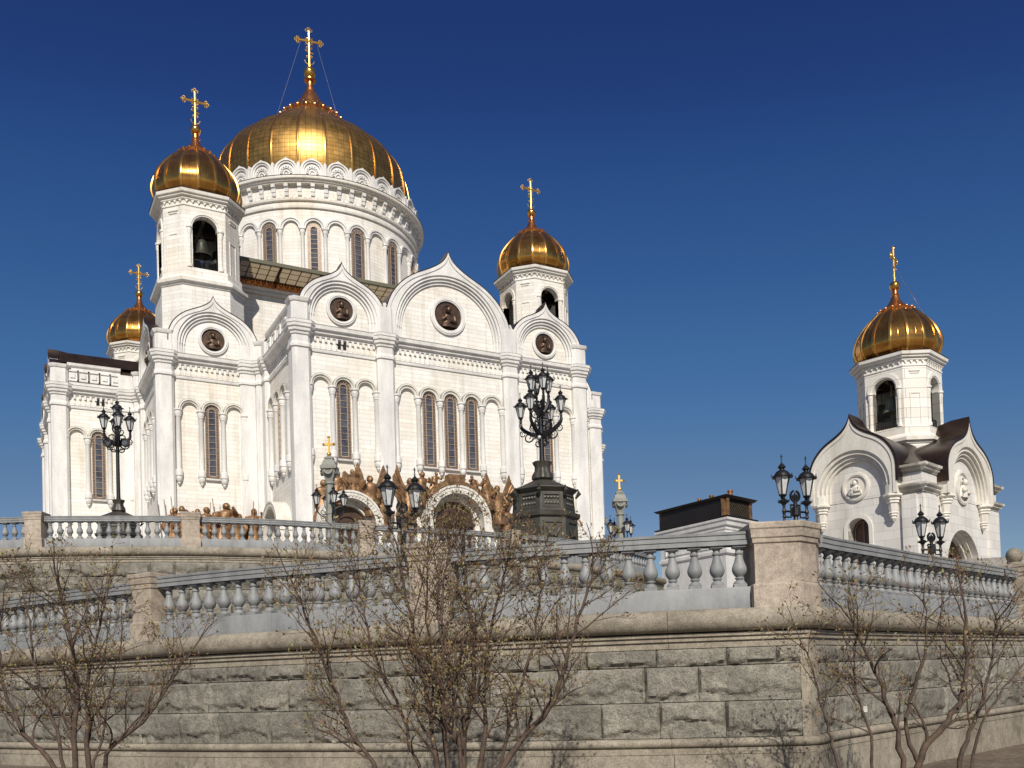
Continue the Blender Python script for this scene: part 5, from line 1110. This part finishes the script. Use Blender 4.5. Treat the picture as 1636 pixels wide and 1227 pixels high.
# ================================================================== SHRUBS
def shrub(label, r, d, stems, seed, crown, dens=1.0, budn=1.0, spread=1.0, tall=1.2):
    """many stemmed bare shrub: thick stems, forking branches, fine twigs with opening buds"""
    rnd = random.Random(seed); loc = W(r, d, 0); e = thing('shrub', label, 'shrub', 'budding shrubs in front of the wall', loc, -YAW)
    thick, fine, buds = MB(), MB(), MB(); cz, rx, rz = crown
    def bud(p, dirv, s):
        for _ in range(rnd.choice((1, 2, 2, 3))):
            a = Vector((rnd.gauss(0, 1), rnd.gauss(0, 1), rnd.gauss(.4, .7))).normalized(); v = (a*.6+dirv*.8).normalized(); sd = v.cross(Vector((rnd.gauss(0, 1), rnd.gauss(0, 1), rnd.gauss(0, 1)))).normalized(); L_ = s*rnd.uniform(.5, 1.4); q = Vector(p)
            buds.tone = rnd.random()**1.1*.98
            buds.poly([tuple(q), tuple(q+v*L_*.5+sd*L_*.25), tuple(q+v*L_), tuple(q+v*L_*.5-sd*L_*.25)])
    SP = (.20/dens, .15/dens, .13/dens)
    def grow(p, v, L_, rad, level):
        n = max(2, int(L_/.09)); pts = [tuple(p)]; rads = [rad]; q = Vector(p); v = Vector(v).normalized(); bend = Vector((rnd.gauss(0, .05), rnd.gauss(0, .05), rnd.uniform(-.01, .06)))
        for i in range(n):
            v = (v + bend + Vector((rnd.gauss(0, .10), rnd.gauss(0, .10), rnd.gauss(0, .08)))).normalized(); q = q+v*L_/n
            if (q.x/rx)**2+((q.z-cz)/rz)**2+(q.y/1.0)**2 > 1.25: break
            pts.append(tuple(q)); rads.append(max(.0021, rad*(1-.62*(i+1)/n)))
        if len(pts) < 2: return
        (thick if rad > .010 else fine).tube(pts, rads, 7 if rad > .016 else (5 if rad > .007 else 3), False)
        m = len(pts)-1
        if level >= 3:
            bud(pts[-1], v, .036)
            if rnd.random() < .5*budn: bud(pts[max(1, m//2)], v, .024)
            return
        sp = SP[level]; t = L_*rnd.uniform(.18, .32)
        while t < L_*(m/n):
            i = min(m-1, int(t/L_*n)); f = t/L_*n-i; b = Vector(pts[i])*(1-f)+Vector(pts[i+1])*f; d = (Vector(pts[i+1])-Vector(pts[i])).normalized()
            ax = Vector((rnd.gauss(0, 1), rnd.gauss(0, .8), rnd.gauss(.15, .7))); ax = ax-d*ax.dot(d)
            if ax.length > .01:
                ang = rnd.uniform(.45, 1.05); nv = d*cos(ang)+ax.normalized()*sin(ang)*spread+Vector((0, 0, .12))
                ll = (rnd.uniform(.28, .60), rnd.uniform(.14, .34), rnd.uniform(.05, .15))[level]*(1-.35*t/L_)
                grow(b, nv, ll, max(.0026, rads[i]*(.50, .48, .5)[level]), level+1)
            t += sp*rnd.uniform(.5, 1.6)
        bud(pts[-1], v, .044)
    for path, rad, dep in stems:
        pts = spline([(p[0], p[1], p[2]*tall if p[2] > 0 else p[2]) for p in path], 6); m = len(pts); pts = [tuple(Vector(p)+Vector((rnd.gauss(0, .014), rnd.gauss(0, .014), 0))) for p in pts]
        rs = [rad*(1.15-.78*i/(m-1))*(1+.10*rnd.uniform(-1, 1)) for i in range(m)]; thick.tube(pts, rs, 9, True); acc = 0.0; nxt = rnd.uniform(1.0, 1.35)
        for i in range(m-1):
            a_, b_ = Vector(pts[i]), Vector(pts[i+1]); sl_ = (b_-a_).length; d = (b_-a_).normalized()
            while acc+sl_ > nxt:
                p = a_+d*(nxt-acc); ax = Vector((rnd.gauss(0, 1), rnd.gauss(0, .7), rnd.gauss(.2, .6))); ax = (ax-d*ax.dot(d)).normalized(); ang = rnd.uniform(.45, .95)
                grow(p, d*cos(ang)+ax*sin(ang)+Vector((0, 0, .15)), rnd.uniform(.45, .95), max(.007, rs[i]*.56), 0); nxt += SP[0]*rnd.uniform(.6, 1.5)
            acc += sl_
        for j in range(2): grow(pts[-1], (Vector(pts[-1])-Vector(pts[-3])).normalized()+Vector((rnd.gauss(0, .3), rnd.gauss(0, .3), .1)), rnd.uniform(.5, .8), rs[-1]*.9, 0)
    thick.build('trunk', 'bark', e, 60); c = fine.build('crown', 'twig', e, 0); buds.build('buds', 'bud', c, 0); return e
Z0 = -.3
shrub('left bare shrub with reddish buds in front of the lower granite wall', -6.05, 12.9, (
    (((-.1, 0, Z0), (-.32, .05, .5), (-.78, .1, .92), (-1.05, .1, 1.5), (-1.12, .1, 2.1)), .036, 4), (((0, 0, Z0), (-.04, .02, .7), (.02, 0, 1.5), (-.18, 0, 2.5)), .044, 5), (((.05, .1, Z0), (.12, .1, .8), (.14, .1, 1.5), (.36, .1, 2.35)), .038, 4),
    (((.1, -.1, Z0), (.46, -.1, .65), (.95, -.1, 1.0), (1.32, -.1, 1.4), (1.6, 0, 1.8)), .032, 4), (((-.05, -.1, Z0), (-.18, -.12, .8), (-.48, -.1, 1.6), (-.62, 0, 2.3)), .028, 4), (((.02, .1, Z0), (.3, .2, 1.0), (.62, .1, 1.9)), .022, 4)), 21, (2.1, 1.9, 1.7), 1.28, 1.4)
shrub('widest bare shrub with opening buds in the middle of the picture', -.72, 11.5, (
    (((-.72, 0, Z0), (-.98, 0, .45), (-1.35, 0, 1.0), (-1.68, 0, 1.75), (-1.95, 0, 2.4)), .030, 4), (((-.25, 0, Z0), (-.27, .02, .7), (-.40, 0, 1.5), (-.62, 0, 2.55)), .036, 5), (((.05, 0, Z0), (.10, 0, .7), (.24, 0, 1.5), (.12, 0, 2.75)), .046, 5),
    (((.2, .1, Z0), (.34, .1, .9), (.42, .1, 1.7), (.68, .1, 2.5)), .032, 4), (((.3, 0, Z0), (.62, 0, .55), (1.15, 0, 1.05), (1.45, 0, 1.7), (1.72, 0, 2.35)), .040, 5), (((-.1, -.15, Z0), (-.12, -.2, 1.0), (-.14, -.2, 2.2)), .028, 4),
    (((-.3, .1, Z0), (-.62, .1, .9), (-1.0, .1, 1.7), (-1.15, .1, 2.35)), .024, 4), (((.35, .1, Z0), (.66, .15, .9), (.98, .1, 1.7), (1.12, .1, 2.4)), .024, 4),
    (((-.05, .15, Z0), (-.2, .2, 1.1), (-.32, .15, 1.9), (-.30, .1, 2.65)), .024, 4), (((.1, -.1, Z0), (.02, -.2, 1.2), (-.12, -.2, 2.0), (-.02, -.15, 2.7)), .024, 4)), 33, (2.1, 2.5, 1.85), 1.36, 1.4)
shrub('right bare shrub with few green buds in front of the right hand wall', 5.15, 12.0, (
    (((-.95, 0, Z0), (-1.05, 0, .5), (-1.18, 0, 1.0), (-1.35, 0, 1.7)), .024, 3), (((-.2, 0, Z0), (-.2, 0, .55), (-.36, 0, 1.15), (-.75, 0, 2.0)), .040, 4), (((.02, 0, Z0), (.02, 0, .42), (.42, 0, .85), (.66, 0, 1.3), (.72, 0, 2.1)), .046, 4),
    (((.5, .1, Z0), (.64, .1, .5), (.95, .1, 1.1), (1.15, .1, 2.0)), .034, 4), (((-.55, .1, Z0), (-.55, .1, .7), (-.72, .1, 1.3), (-.7, .1, 1.9)), .020, 3), (((.02, 0, .35), (-.12, 0, .9), (.1, -.1, 1.6), (.15, -.1, 2.2)), .028, 4), (((.55, -.1, Z0), (.8, -.1, .8), (1.4, -.1, 1.5)), .022, 4)), 58, (1.75, 2.1, 1.35), 1.15, .9, 1.0, 1.1)
